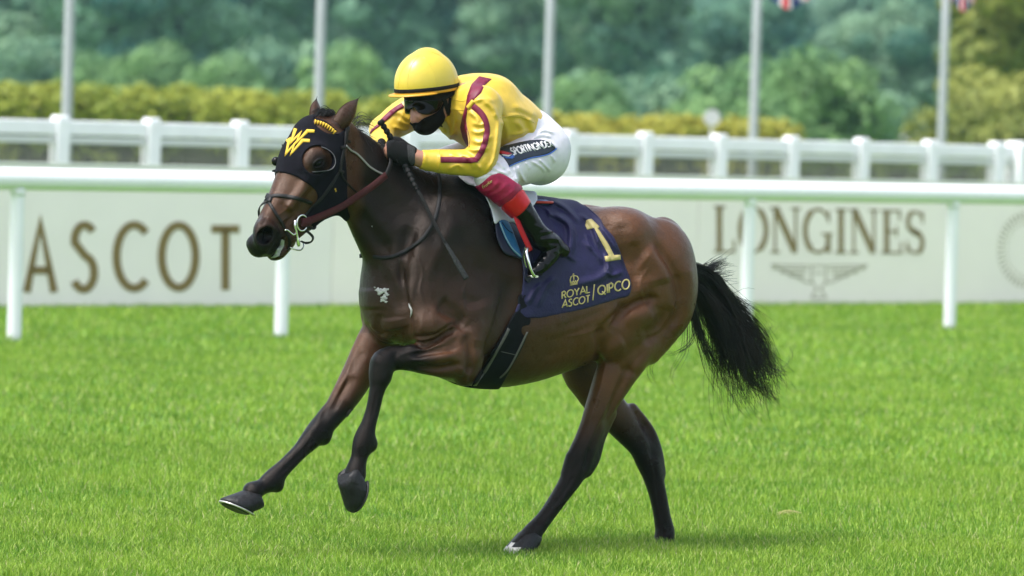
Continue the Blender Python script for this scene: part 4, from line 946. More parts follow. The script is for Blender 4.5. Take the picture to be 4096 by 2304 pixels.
        if nm == 'gaiter':
            gb = bvh_of(q, f); tq, wdt = text_quads('Frankie', .10, .12); mp = lerp_map((1934, 755), (1969, 727), (1929, 743), (1964, 716))
            for ch, qq in tq: piece('lettering', quads_on(gb, qq, lambda x, y: mp(x/wdt, y), .002, 2), M_GOLD, o)
    S = rider_field(add_shins, infl=.005, box=LEGBOX, res=.0045); cutregion(S, px_region([(2060, 866), (2098, 838), (2128, 803), (2300, 850), (2320, 1100), (2100, 1130), (2040, 1000)]))
    cr = crease_fn([([(2150, 935), (2190, 925), (2222, 922)], 5, 5), ([(2155, 960), (2200, 955), (2240, 957)], 6, 7), ([(2160, 948), (2200, 940), (2232, 940)], 4, -4), ([(2165, 975), (2205, 972), (2238, 975)], 4, -5), ([(2175, 1000), (2200, 1010), (2230, 1000)], 5, 3), ([(2140, 1050), (2170, 1050), (2195, 1062)], 5, 4), ([(2130, 900), (2170, 910), (2195, 905)], 6, 3), ([(2185, 965), (2180, 1000), (2195, 1020)], 4, -3), ([(2238, 975), (2240, 1005), (2252, 1030)], 4, -4)])
    wrinkle(S, lambda p: cr(p)+.0008*fold_noise(p, 5, 4)); q, f = S.mesh(); q = HF.world(smooth(q, f, 2, .5)); near = ((q-HF.O)@HF.l) > 0
    for sgn in (True, False):
        keep = near == sgn; idx = -np.ones(len(q), int); idx[keep] = np.arange(keep.sum()); ff = f[keep[f].all(1)]; bo = mkobj('boot', q[keep], idx[ff], M_BOOT, person)
        if sgn:
            bo_b = bvh_of(q[keep], idx[ff]); piece('sole', strap(bo_b, [(2252, 1036), (2212, 1072), (2170, 1095), (2130, 1100)], .012, .008, 20, .001), M_BLACK, bo)
    # ---- glove
    for f_ in (1, -1):
        S = rider_field(add_hands, infl=.0035, box=HANDBOX, res=.004)
        if f_ > 0: reg = lambda p: np.maximum(px_region([(1545, 560), (1560, 535), (1600, 545), (1640, 560), (1668, 592), (1670, 645), (1650, 670), (1600, 690), (1552, 660), (1548, 620)], HF, False)(p), .03-p[:, 1])
        else: reg = lambda p: np.maximum(p[:, 1]+.03, px_region([(1500, 540), (1700, 540), (1700, 700), (1500, 700)], HF, False)(p))
        cutregion(S, reg, .002); wrinkle(S, lambda p: .0012*fold_noise(p, 9, 1)); q, f = S.mesh(); q = HF.world(smooth(q, f, 1, .5)); gl = mkobj('glove', q, f, M_GLOVE, person)
    gb = None
    S = rider_field(add_hands, infl=.0055, box=HANDBOX, res=.004); cutregion(S, lambda p: np.maximum(px_region([(1627, 575), (1660, 590), (1662, 650), (1645, 665), (1632, 640)], HF, False)(p), .03-p[:, 1])); q, f = S.mesh(); mkobj('glove_cuff', HF.world(smooth(q, f, 1)), f, M_GREYKNIT, person)
    # ---- head gear
    K = Field(fp(1706, 320, 0)-.25, fp(1706, 320, 0)+.25, .004)
    K.ell(fp(1706, 338, 0), (.152, .118, .148), np.array([RFW, RL, (0, 0, 1.0)]), .02); K.ell(fp(1712, 218, 0), (.035, .03, .02), None, .04)
    rim = [fp(1582, 382, 0), fp(1834, 342, 0)]; rn_ = np.cross(rim[1]-rim[0], RL); rn_ /= np.linalg.norm(rn_); rn_ = rn_ if rn_[2] < 0 else -rn_
    cutplane(K, rim[0], rn_, .004)
    wrinkle(K, lambda p: .0012*fold_noise(p, 4, 8)*np.clip((p[:, 2]-rim[1][2])*8, .2, 1)); q, f = K.mesh(); HPt = HF.world(smooth(q, f, 2)); hel = mkobj('helmet', HPt, f, M_CAP, person); hb = bvh_of(HPt, f)
    c = HF.world((fp(1706, 338, 0)[None]))[0]; nrm = rn_[0]*HF.f+rn_[1]*HF.l+np.array([0, 0, rn_[2]])
    r0 = HF.world(rim[0][None])[0]; c = c - nrm*((c-r0)@nrm); e1 = RF.f-nrm*(RF.f@nrm); e1 /= np.linalg.norm(e1); e2 = np.cross(nrm, e1)
    mkobj('cap_band', *ring(hb, c-nrm*.014, e1, e2, .016, .003, 60, .001), M_BLACK, hel); mkobj('cap_edge', *ring(hb, c-nrm*.001, e1, e2, .014, .006, 60, .001), mat('yellow_edge', lin('BC8614'), .5), hel)
    pk = []; n_ = 25
    for i, a in enumerate(np.linspace(-1.25, 1.25, n_)):
        d = math.cos(a)*e1+math.sin(a)*e2; h, nn, i_, t = hb.ray_cast(Vector(c-nrm*.002+d*.5), Vector(-d)); h = np.array(h); ex = .035*math.cos(a/1.25*math.pi/2)**.6
        for off, dz in ((-.006, -.003), (ex, .006), (ex, .010), (-.006, .004)): pk.append(h+d*off+nrm*dz)
    f = []
    for i in range(n_-1):
        for j in range(4): k = (j+1) % 4; f.append([i*4+j, i*4+k, (i+1)*4+k, (i+1)*4+j])
    f += [[0, 1, 2, 3], [(n_-1)*4+j for j in (3, 2, 1, 0)]]; mkobj('peak', np.array(pk), f, mat('yellow_edge', lin('BC8614'), .5), hel)
    for L in ([(1676, 222), (1645, 265), (1630, 320), (1633, 376)], [(1690, 224), (1722, 262), (1738, 310), (1743, 362)], [(1676, 222), (1655, 230), (1620, 262), (1600, 300), (1592, 350)], [(1716, 204), (1770, 228), (1806, 280), (1822, 335)]):
        mkobj('cap_seam', *strap(hb, L, .0035, .0025, 24, 0), M_CAP, hel)
    H = rider_field(add_head, res=.0035, box=HEADBOX); LB = {}
    def hs(name, poly, m_, t_, both=True, par=person, wr=None):
        q, f = shell(H, lambda p: np.maximum(px_region(rounded(poly, 3), RF, both)(p), -(p-fp(1850, 400, 0))@RFW+.0), t_, .004, wr); LB[name] = bvh_of(HF.world(q), f); return mkobj(name, HF.world(q), f, m_, par)
    hs('helmet_lining', [(1580, 380), (1588, 400), (1606, 420), (1640, 418), (1700, 410), (1770, 402), (1800, 384), (1835, 366), (1835, 340), (1700, 350)], M_BLACK, .018)
    gog = hs('goggles', [(1600, 410), (1618, 432), (1642, 440), (1655, 430), (1668, 447), (1690, 457), (1715, 459), (1742, 450), (1760, 434), (1770, 410), (1768, 396), (1700, 398), (1640, 400)], M_LENS, .020)
    hs('face_mask', [(1640, 500), (1664, 489), (1672, 491), (1697, 472), (1729, 459), (1758, 438), (1771, 414), (1780, 405), (1774, 440), (1782, 470), (1765, 506), (1744, 524), (1710, 545), (1680, 530), (1655, 520)], M_MASK, .006)
    fb = bvh_of(HF.world(P), Fc)
    mkobj('goggle_strap', *strap(LB['helmet_lining'], [(1768, 400), (1785, 390), (1802, 380), (1816, 372)], .014, .004, 16, .003), M_BLACK, gog)
    mkobj('chin_strap', *strap(fb, [(1776, 398), (1784, 425), (1790, 450), (1786, 478), (1765, 500)], .020, .006, 18, .006), M_BLACK, hel)
    mkobj('chin_strap', *strap(fb, [(1800, 392), (1797, 430), (1790, 462)], .012, .005, 14, .006), M_BLACK, hel)
    lb = LB['helmet_lining']
    tq, wdt = text_quads('KEP', .2, .3); mp = lerp_map((1630, 413), (1650, 412), (1629, 406), (1650, 405))
    for ch, q in tq:
        q = quads_on(lb, q, lambda x, y: mp(x/wdt, y), .002, 1)
        if len(q[0]): mkobj('lettering', q[0], q[1], M_WPRINT, hel)
    return person

def build_whip(hbv):
    def at(u, v, l): return HF.at(u, v, l)
    L = [(1519, 482, .035), (1560, 545, .05), (1592, 604, .066), (1622, 664, .10), (1655, 735, .155), (1700, 818, .205), (1756, 928, .262), (1805, 1012, .30), (1866, 1116, .335)]
    pts = resample(np.array([at(*q) for q in L]), 80); out = []
    for p in pts:
        d = (p-CC); D = np.linalg.norm(d); h, n, i, t = hbv.ray_cast(VC, Vector(d/D))
        if h is not None and t < D+.02: p = CC + d/D*(t-.022)
        out.append(p)
    pts = np.array(out)
    for _ in range(8): pts[1:-1] = (pts[:-2]+2*pts[1:-1]+pts[2:])/4
    whip = empty('whip', pts[30], 'black riding whip with ribbed grip and padded flap in the gloved hand', 'whip')
    g = pts[:36]; s = np.linspace(0, 1, 200); gp = np.stack([np.interp(s, np.linspace(0, 1, 36), g[:, i]) for i in range(3)], 1)
    r = .0118+.0016*np.sign(np.sin(s*88))*(s > .06); r = np.where(s < .05, .016, r); r[:2] = .012
    mkobj('grip', *tube(gp, r, 12), mat('whip_grip_rubber', (.006, .006, .0065), .65, .2, .2, 200, .2, 300), whip)
    sh = pts[35:62]; mkobj('shaft', *tube(sh, np.linspace(.0095, .0065, len(sh)), 10), mat('braided_shaft', (.010, .010, .011), .6, .25, .7, 260, .8, 300), whip)
    fl = pts[60:]; P, f = tube(fl, 1, 10, True, (.026, .010), np.tile(HF.l, (len(fl), 1)))
    k = 10; Pm = P.reshape(-1, k, 3)
    for i in range(len(Pm)): w_ = .5+.5*min(1, i/12); c = Pm[i].mean(0); Pm[i] = c+(Pm[i]-c)*w_
    mkobj('flap', Pm.reshape(-1, 3), f, mat('whip_flap', (.020, .021, .022), .6, .25, .4, 150, .4, 200), whip)
    return whip

def build_tack(G, HP, HFc, hbv):
    # ---- hood over the horse's head
    hd = horse_field((.95, -.42, 1.15), (1.75, .42, 2.0), .0045)
    cx, cy = 1268, 640; eye = [(cx+60*math.cos(a), cy+58*math.sin(a)) for a in np.linspace(0, 2*math.pi, 32, endpoint=False)]
    hood = rounded([(1040, 700), (1092, 735), (1102, 704), (1120, 692), (1152, 695), (1187, 708), (1221, 729), (1246, 746), (1266, 768), (1268, 800), (1240, 845), (1225, 880), (1300, 930), (1395, 880), (1390, 830), (1388, 700), (1380, 600), (1392, 520), (1400, 470), (1340, 400), (1200, 400), (1060, 500)], 4)
    earh = rounded([(1254, 478), (1268, 504), (1298, 527), (1330, 536), (1362, 529), (1386, 510), (1400, 480), (1352, 440), (1300, 446)], 4)
    def reg(p):
        Q = px_of(p, HD); return np.maximum(np.maximum(sd_poly(Q, hood), -sd_poly(Q, np.array(eye))), -sd_poly(Q, earh))/PXM
    q, f = shell(hd, reg, .0055, .012, lambda p: .0010*fold_noise(p, 5, 6), .002, 2); q = HF.world(q)
    ho = mkobj('hood', q, f, M_HOODM, None); tag(ho, 'black racing hood with two yellow W shapes over the horse\'s forehead and eyes', 'horse hood'); hob = bvh_of(q, f)
    def r1(x, y): return (980+x/2.898, 360+y/2.898)
    def add(nm, q, m_, par):
        if len(q[0]): return mkobj(nm, q[0], q[1], m_, par)
    for L in ([(806, 480), (726, 476), (600, 606), (640, 505), (538, 606), (588, 448)], [(752, 590), (668, 586), (540, 734), (576, 626), (480, 738), (514, 580), (486, 600)]):
        pts = [r1(*p) for p in L]; qd = stroke_poly(pts, 12); add('emblem', quads_on(hob, qd, lambda x, y: (x, y), .003, 6), M_YEL, ho)
    allb = bvh_of(np.concatenate([HP, q]), np.concatenate([HFc, f+len(HP)]))
    for i in range(9):
        a = np.array(r1(808, 362))+(np.array(r1(1046, 492))-np.array(r1(808, 362)))*(i/9.); b = np.array(r1(808, 362))+(np.array(r1(1046, 492))-np.array(r1(808, 362)))*((i+.95)/9.)
        d = np.array([-.47, .88]); bow = -8*math.sin(math.pi*(i+.5)/9)*np.array([-.47, .88])
        t = (a+b)/2+d*12; qd = [[a+bow, b+bow, t+bow+np.array([.5, .3]), t+bow-np.array([.5, .3])]]
        add('tooth_print', quads_on(allb, qd, lambda x, y: (x, y), .010, 2), M_YEL, ho)
    add('ear_band', strap(allb, [r1(800, 352), r1(900, 372), r1(980, 425), r1(1050, 490)], .013, .004, 18, .007), M_HOODM, ho)
    # eye cups
    def fold(P): return P - 2*((P-HD.O)@HD.l)[:, None]*HD.l
    P1, N1 = cast_line(allb, [(cx+62*math.cos(a), cy+60*math.sin(a)) for a in np.linspace(-1.35, 2.0, 14)], 40, .004)
    for _ in range(10): P1[1:-1] = (P1[:-2]+2*P1[1:-1]+P1[2:])/4; N1[1:-1] = (N1[:-2]+2*N1[1:-1]+N1[2:])/4
    lft = np.sin(np.linspace(0, math.pi, len(P1)))[:, None]*N1*.032
    A = P1; Bq = P1+lft-(P1-P1.mean(0))*.10; m = len(A); Pc = np.concatenate([A, Bq, A+N1*.002-(A-A.mean(0))*.03, Bq-(P1-P1.mean(0))*.02]); fc = []
    for i in range(m-1): fc += [[i, i+1, m+i+1, m+i], [2*m+i, 3*m+i, 3*m+i+1, 2*m+i+1], [m+i, m+i+1, 3*m+i+1, 3*m+i]]
    cup = mkobj('eye_cup', Pc, fc, M_HOODM, ho); mkobj('cup_rim', *tube(Bq, .0015, 6), mat('pale_cup_rim', (.10, .10, .11), .35), cup)
    mkobj('eye_cup', fold(Pc), fc, M_HOODM, ho)
    add('hem', strap(hob, [(1096, 712), (1120, 698), (1152, 701), (1187, 714), (1221, 735), (1246, 752)], .012, .003, 24, .001), M_HOODM, ho)
    add('eye_hem', strap(hob, [(cx+64*math.cos(a), cy+62*math.sin(a)) for a in np.linspace(2.2, 4.9, 14)], .010, .003, 24, .001), M_HOODM, ho)
    s8 = arc(1342, 757, 3, 3.2, 60, 270, 8)+arc(1342, 763.5, 3, 3.2, 90, -120, 8); add('lettering', quads_on(hob, stroke_poly(s8, 1.6), lambda x, y: (x, y), .002, 1), M_YEL, ho)
    # ---- bridle
    kn = cast(allb, 1072, 797, .004)[0]
    br = empty('bridle', kn, 'black leather bridle with crossed noseband and steel bit on the horse\'s head', 'bridle')
    S = lambda nm, L, w_, t_=.004, m_=M_LEATHER, n=26, off=.003: add(nm, strap(allb, L, w_, t_, n, off), m_, br)
    def mir(nm, L, w_, t_=.004):
        P_, N_ = cast_line(allb, L, 26, .003); P2 = fold(P_); N2 = N_-2*(N_@HD.l)[:, None]*HD.l; add(nm, tube(P2, 1, 8, True, (w_, t_), N2), M_LEATHER, br)
    for nm, L, w_, th in (('headpiece', [(1388, 506), (1384, 545), (1380, 580)], .026, .005), ('cheekpiece', [(1381, 575), (1372, 610), (1364, 650), (1360, 684)], .017, .004), ('cheekpiece', [(1360, 680), (1325, 743), (1285, 795), (1240, 838), (1208, 872)], .009, .004), ('cheekpiece', [(1357, 682), (1318, 742), (1278, 796), (1236, 836)], .006, .004),
        ('throat_lash', [(1362, 684), (1368, 706), (1392, 738), (1425, 770)], .008, .004), ('noseband', [(1072, 792), (1095, 783), (1130, 784), (1175, 791), (1215, 801), (1246, 813)], .017, .005), ('noseband', [(1074, 806), (1090, 833), (1104, 858), (1122, 884), (1138, 916)], .014, .005)):
        S(nm, L, w_, th); mir(nm, L, w_, th)
    for L in ([(1375, 592), (1362, 590)], [(1384, 562), (1398, 568)], [(1352, 684), (1372, 688)]): S('keeper', L, .012, .008)
    S('noseband', [(1140, 925), (1156, 948), (1158, 975), (1150, 1000)], .014, .006)
    add('noseband_knot', patch(allb, [(1055, 790), (1072, 779), (1090, 792), (1084, 810), (1066, 812)], .009, 8, .008), M_LEATHER, br)
    add('cheek_cord', strap(allb, [(1380, 582), (1400, 603), (1422, 614), (1446, 636), (1477, 667), (1510, 688), (1545, 703)], .009, .005, 40, .006), mat('grey_cord', (.22, .21, .20), .7), br)
    bit = dp(1190, 900, .075); W = lambda u, v, l: HD.at(u, v, l)
    for s in (1, -1):
        a = np.linspace(0, 2*math.pi, 25); c = W(1208, 892, .072*s); e1 = HD.f; e2 = np.array([0, 0, 1.]); L = c+(np.cos(a)*.033)[:, None]*e1*.9+(np.sin(a)*.033)[:, None]*e2
        mkobj('bit_ring', *tube(L, .0045, 8, False), M_IRON, br)
        L = resample(np.array([W(1181, 880, .078*s), W(1180, 905, .082*s), W(1187, 930, .083*s), W(1195, 985, .08*s)]), 14); mkobj('bit_cheek', *tube(L, [.006]*4+[.0045]*5+[.006, .0075, .008, .0075, .005], 8), M_IRON, br)
    mkobj('curb_strap', *tube(resample(np.array([W(1160, 990, .05), W(1180, 998, .05), W(1203, 1000, .03), W(1214, 985, .0), W(1212, 968, -.03)]), 16), .0032, 6), M_IRON, br)
    mkobj('curb_strap', *tube(resample(np.array([W(1222, 920, .07), W(1240, 935, .065), W(1252, 950, .05), W(1246, 966, .03), W(1225, 972, .0), W(1205, 965, -.03)]), 18), 1, 8, True, (.012, .006), HD.l), M_LEATHER, br)
    mkobj('curb_strap', *tube(resample(np.array([W(1225, 905, .075), W(1255, 915, .07), W(1262, 900, .06), W(1235, 885, .06)]), 12), 1, 8, True, (.010, .005), HD.l), M_LEATHER, br)
    mkobj('curb_hook', *tube(resample(np.array([W(1138, 922, .07), W(1150, 920, .074), W(1172, 938, .078), W(1184, 935, .08)]), 10), .0035, 6), M_IRON, br)
    # reins
    for s in (1, -1):
        L = [(1222, 890, .078*s), (1290, 862, .082*s), (1360, 830, .09*s), (1430, 786, .115*s), (1500, 738, .125*s), (1545, 700, .118*s)]
        pts = resample(np.array([HD.at(*L[0]), HD.at(*L[1])]+[HF.at(*q) for q in L[2:]]), 34)
        if s > 0:
            o = []
            for p in pts:
                d = p-CC; D = np.linalg.norm(d); h, n, i, t = allb.ray_cast(VC, Vector(d/D)); o.append(CC+d/D*min(D, t-.010) if h is not None else p)
            pts = np.array(o)
            for _ in range(6): pts[1:-1] = (pts[:-2]+2*pts[1:-1]+pts[2:])/4
        mkobj('rein', *tube(pts, 1, 8, True, (.031, .007), HF.l*s), M_RUBBER, br)
        e = pts[-1]; L2 = resample(np.array([pts[-2], e, HF.at(1558, 672, .112*s), HF.at(1564, 645, .098*s), HF.at(1558, 615, .06*s), HF.at(1570, 600, .035*s)]), 16)
        mkobj('rein_end', *tube(L2, 1, 8, True, (.020, .005), HF.l*s), M_LEATHER, br)
        mkobj('rein_loop', *tube(resample(np.array([pts[0]+HD.f*.02, pts[0], pts[2]]), 6), 1, 8, True, (.036, .012), HF.l*s), M_RUBBER, br)
    # ---- neck strap
    Pn, Nn = cast_line(hbv, [(1740, 684), (1750, 692), (1759, 737), (1756, 812), (1728, 902), (1673, 971), (1590, 1020), (1530, 1032), (1502, 1027)], 50, .004)
    for _ in range(4): Pn[1:-1] = (Pn[:-2]+2*Pn[1:-1]+Pn[2:])/4
    k = ((Pn-HF.O)@HF.l) > .004; Pn, Nn = Pn[k], Nn[k]
    flip = lambda V, o: V-2*((V-o)@HF.l)[:, None]*HF.l
    P2 = np.concatenate([Pn, flip(Pn, HF.O)[::-1], Pn[:1]]); N2 = np.concatenate([Nn, flip(Nn, 0*HF.O)[::-1], Nn[:1]]); q = tube(P2, 1, 8, False, (.017, .006), N2)
    ns = mkobj('neck_strap', q[0], q[1], mat('grey_black_strap', (.008, .008, .009), .6, .2, .3, 60, .2, 200), None); tag(ns, 'thin black neck strap looped round the base of the horse\'s neck', 'neck strap')
    # ---- saddle, pad, number cloth, girth
    base = HF.world(np.array([[.42, 0, 1.5]]))[0]
    cl = rounded([(2020, 800), (2060, 730), (2150, 730), (2265, 735), (2300, 770), (2312, 806), (2351, 830), (2400, 872), (2418, 906), (2455, 948), (2480, 1004), (2502, 1065), (2524, 1126), (2517, 1180), (2466, 1197), (2330, 1238), (2204, 1264), (2150, 1272), (2062, 1262), (2085, 1180), (2092, 1100), (2080, 1000), (2050, 900)], 4)
    cr = crease_fn([([(2186, 850), (2240, 868), (2278, 900), (2286, 960), (2275, 1040)], 14, 14), ([(2200, 800), (2260, 830), (2330, 900)], 10, 8), ([(2310, 850), (2370, 900), (2400, 1000)], 9, 7), ([(2420, 1000), (2430, 1050), (2444, 1100), (2495, 1085)], 9, 9), ([(2150, 880), (2200, 940), (2230, 1010)], 8, 6), ([(2330, 960), (2390, 1020), (2410, 1060)], 10, 6), ([(2300, 1140), (2400, 1110), (2450, 1060)], 16, 8), ([(2150, 1230), (2180, 1150), (2230, 1100)], 12, 7), ([(2110, 1220), (2140, 1160), (2170, 1130)], 9, 6), ([(2400, 900), (2440, 960), (2470, 1010)], 6, 4), ([(2130, 800), (2180, 830), (2210, 870)], 8, 6), ([(2240, 960), (2260, 1010), (2310, 1050)], 8, 5), ([(2290, 900), (2310, 960), (2320, 990)], 5, 4), ([(2340, 930), (2360, 980), (2370, 1000)], 5, 4), ([(2210, 905), (2235, 945), (2250, 985)], 5, 5)])
    q, f = shell(G, px_region(cl), .005, .007, lambda p: np.maximum(1.9*cr(p)+.0050*fold_noise(p, 1.6, 12)+.0022*fold_noise(p, 4, 13)+.0008*fold_noise(p, 10, 14), -.0035), .002, 1); q = HF.world(q)
    nc = mkobj('number_cloth', q, f, M_NAVY, None); tag(nc, 'navy number cloth with gold number 1 and gold lettering on the horse\'s back', 'saddle cloth'); cb = bvh_of(q, f)
    def c6(x, y): return (2150+x/2.785, 760+y/2.785)
    one = [c6(*p) for p in [(530, 395), (548, 335), (598, 325), (690, 410), (672, 430), (795, 612), (850, 725), (920, 720), (926, 775), (762, 800), (748, 742), (795, 732), (700, 560), (632, 425), (600, 432), (553, 442)]]
    add('number', patch(cb, one, .003, 7, .003), M_GOLD, nc)
    def line(s, LL, LR, UL, UR, w_, gap=.16):
        tq, wdt = text_quads(s, w_, gap); mp = lerp_map(LL, LR, UL, UR)
        for ch, qd in tq: add('lettering', quads_on(cb, qd, lambda x, y: mp(x/wdt, y), .003, 3), M_GOLD, nc)
    line('ROYAL', c6(272, 1212), c6(580, 1140), c6(272, 1135), c6(578, 1062), .15); line('ASCOT', c6(272, 1312), c6(580, 1248), c6(280, 1232), c6(580, 1172), .15)
    line('QIPCO', c6(672, 1170), c6(1026, 1095), c6(668, 1075), c6(1022, 990), .15, .2)
    add('lettering', quads_on(cb, stroke_poly([c6(632, 1050), c6(614, 1228)], 3), lambda x, y: (x, y), .003, 4), M_GOLD, nc)
    crown = [[(362, 1060), (444, 1046)], [(366, 1046), (444, 1034)], [(366, 1040), (362, 1000), (372, 966), (400, 952)], [(440, 1030), (455, 990), (440, 962), (404, 952)], [(402, 1006), (402, 955)], [(370, 1022), (384, 1034), (396, 1016), (408, 1032), (420, 1012), (432, 1024), (448, 1006)], [(396, 945), (398, 932)], [(390, 940), (406, 937)]]
    for L in crown: add('crown_print', quads_on(cb, stroke_poly([c6(*p) for p in L], 3.2), lambda x, y: (x, y), .003, 2), M_GOLD, nc)
    add('cloth_hem', strap(cb, [(2322, 812), (2351, 832), (2398, 875), (2414, 908), (2450, 950), (2475, 1006), (2497, 1067), (2518, 1126)], .005, .003, 40, .001), mat('navy_stitching', lin('15133A'), .7), nc)
    fm = mat('white_foam', (.52, .53, .52), .6, .5, .2, 90, .6, 200)
    fk = []
    for x, y, r_ in ((1512, 1160, 9), (1524, 1166, 12), (1538, 1162, 11), (1546, 1176, 9), (1538, 1188, 11), (1530, 1200, 8), (1543, 1207, 6), (1518, 1176, 6), (1551, 1158, 5), (1500, 1150, 3)):
        ph = rng.uniform(0, 6, 3); fk.append([(x+r_*(1+.35*math.sin(3*t+ph[0])+.25*math.sin(5*t+ph[1]))*math.cos(t), y+r_*.8*(1+.35*math.sin(4*t+ph[2])+.2*math.sin(7*t+ph[0]))*math.sin(t)) for t in np.linspace(0, 2*math.pi, 18, endpoint=False)])
    for poly in (*fk, [(1636, 1214), (1640, 1222), (1650, 1240), (1648, 1256), (1641, 1271), (1643, 1254), (1645, 1242), (1637, 1226)], [(1393, 925), (1397, 922), (1399, 930), (1394, 934)], [(1486, 903), (1490, 903), (1489, 909)], [(1415, 950), (1419, 951), (1416, 956)]):
        q = patch(hbv, poly, .003, 6, .002)
        if len(q[0]): mkobj('foam_fleck', *q, fm, bpy.data.objects['horse'])
    q = patch(hbv, [(1126, 958), (1138, 962), (1136, 985), (1124, 1004), (1116, 1024), (1096, 1032), (1084, 1031), (1098, 1018), (1106, 1000), (1118, 985)], .003, 6, .003); mkobj('lip_foam', *q, mat('pale_lip_foam', (.26, .28, .25), .4, .5, .4, 60), bpy.data.objects['horse'])
    q = patch(hbv, [(1384, 1664), (1388, 1648), (1402, 1636), (1412, 1638), (1408, 1652), (1392, 1672)], .004, 6, .003); mkobj('chestnut', *q, mat('leg_chestnut', (.07, .06, .05), .8, .3, .4, 90, .6, 200), bpy.data.objects['horse'])
    sa = empty('racing_saddle', base, 'small blue and navy racing saddle with white pad between rider and horse', 'saddle')
    def sh(nm, poly, m_, t_, wr=None, par=sa, inner=.006):
        q, f = shell(G, px_region(rounded(poly, 3)), t_, inner, wr, .003, 2); q = HF.world(q); return (mkobj(nm, q, f, m_, par) if nm == 'saddle_pad' else split_sides(nm, q, f, m_, par)), bvh_of(q, f)
    sh('saddle_pad', [(1868, 735), (1886, 741), (1915, 752), (1938, 780), (1964, 838), (1979, 897), (1998, 884), (2030, 889), (2057, 890), (2071, 905), (2090, 860), (2150, 800), (2110, 730), (1960, 660), (1840, 660), (1830, 700)], M_PADW, .020, lambda p: .004*fold_noise(p, 4, 21))
    sh('panel', [(1960, 830), (1981, 900), (1986, 950), (2012, 1008), (2050, 1028), (2086, 1042), (2098, 1120), (2125, 1120), (2130, 1000), (2110, 880), (2040, 830)], mat('navy_saddle_leather', lin('121230'), .5, .5, .15, 40, .15, 150), .015)
    fo, fbv = sh('flap', [(1996, 884), (2032, 884), (2056, 935), (2074, 985), (2090, 1032), (2072, 1024), (2048, 1000), (2018, 950)], M_BLUE, .021)
    add('piping', strap(fbv, [(1999, 890), (2022, 948), (2050, 995), (2086, 1028)], .005, .005, 24, .001), mat('pale_piping', lin('7898AC'), .5), fo); add('seam', strap(fbv, [(2008, 890), (2030, 920), (2050, 932)], .004, .003, 14, .001), mat('navy_stitching', lin('15133A'), .7), fo)
    for s in (1, -1):
        top = HF.at(2072, 880, .318) if s > 0 else None
        M = lambda P_: P_ if s > 0 else flip(np.atleast_2d(P_), HF.O)
        L = np.array([HF.at(2050, 830, .29), HF.at(2076, 900, .315), HF.at(2098, 950, .322), HF.at(2122, 1003, .325)]); L = resample(np.array([M(x).reshape(3) for x in L]), 14)
        st = mkobj('stirrup_leather', *tube(L, 1, 8, True, (.026, .006), HF.l*s), mat('red_webbing', (.36, .004, .010), .55, .3, .1, 60, .2, 300), sa)
        A = np.array([HF.at(2110, 992, .330), HF.at(2106, 1010, .345), HF.at(2114, 1045, .358), HF.at(2126, 1085, .362), HF.at(2139, 1106, .355)]); B2 = np.array([HF.at(2104, 990, .318), HF.at(2096, 1020, .282), HF.at(2104, 1060, .268), HF.at(2116, 1104, .27)])
        A = np.array([M(x).reshape(3) for x in A]); B2 = np.array([M(x).reshape(3) for x in B2])
        mkobj('stirrup_iron', *merge([tube(resample(A, 16), .0062, 8), tube(resample(B2, 14), .0062, 8), tube(np.array([A[-1], B2[-1]]), 1, 8, True, (.034, .010), np.array([0, 0, 1.]))]), M_IRON, sa)
    c = hp(2150, 812, .10); q, f = box((0, 0, 0), (1, 1, 1)); 
    a = np.linspace(0, 2*math.pi, 24, endpoint=False); R0 = []
    for r_, dz in ((.0, .012), (.72, .010), (1, 0), (.8, -.012), (0, -.014)): R0.append(np.stack([c[0]-.03+np.cos(a)*.085*max(r_, .02), np.sin(a)*.125*max(r_, .02), 1.49+.024+dz+0*a], 1))
    pts = np.concatenate(R0); pts[:, 2] += hp(2165, 812, .08)[2]-1.49-.02; m = 24
    f = [[i*m+j, i*m+(j+1) % m, (i+1)*m+(j+1) % m, (i+1)*m+j] for i in range(4) for j in range(m)]
    cant = mkobj('seat', HF.world(pts), f, M_BLUE, sa); L = np.stack([c[0]-.03+np.cos(a)*.085, np.sin(a)*.125, pts[2*m:3*m, 2]], 1); L = np.r_[L, L[:1]]; mkobj('seat_trim', *tube(HF.world(L), .006, 8, False), mat('red_trim', lin('A83020'), .5), sa)
    q, f = shell(G, px_region(rounded([(2075, 1180), (2122, 1180), (2124, 1250), (2118, 1320), (2084, 1402), (2042, 1478), (1995, 1560), (1930, 1640), (1850, 1640), (1893, 1530), (1945, 1450), (2008, 1340), (2050, 1262), (2070, 1230)], 4)), .006, .008, lambda p: .001*fold_noise(p, 4, 30), .003, 2); q = HF.world(q)
    gi = mkobj('girth', q, f, mat('black_girth_web', (.004, .004, .006), .8, .15, .3, 60, .3, 300), None); tag(gi, 'wide black girth with grey edging round the horse\'s chest below the number cloth', 'girth'); gb = bvh_of(q, f)
    gm = mat('grey_elastic', (.09, .085, .08), .6, .4, .2, 100, .3, 400)
    for L, w_ in (([(2034, 1314), (2018, 1347), (1975, 1424), (1929, 1501), (1900, 1540)], .016), ([(2109, 1327), (2073, 1402), (2034, 1474), (2000, 1510)], .009)): add('edging', strap(gb, L, w_, .006, 30, .002), gm, gi)
    add('stitching', strap(gb, [(2004, 1406), (2062, 1419)], .003, .003, 8, .001), gm, gi)

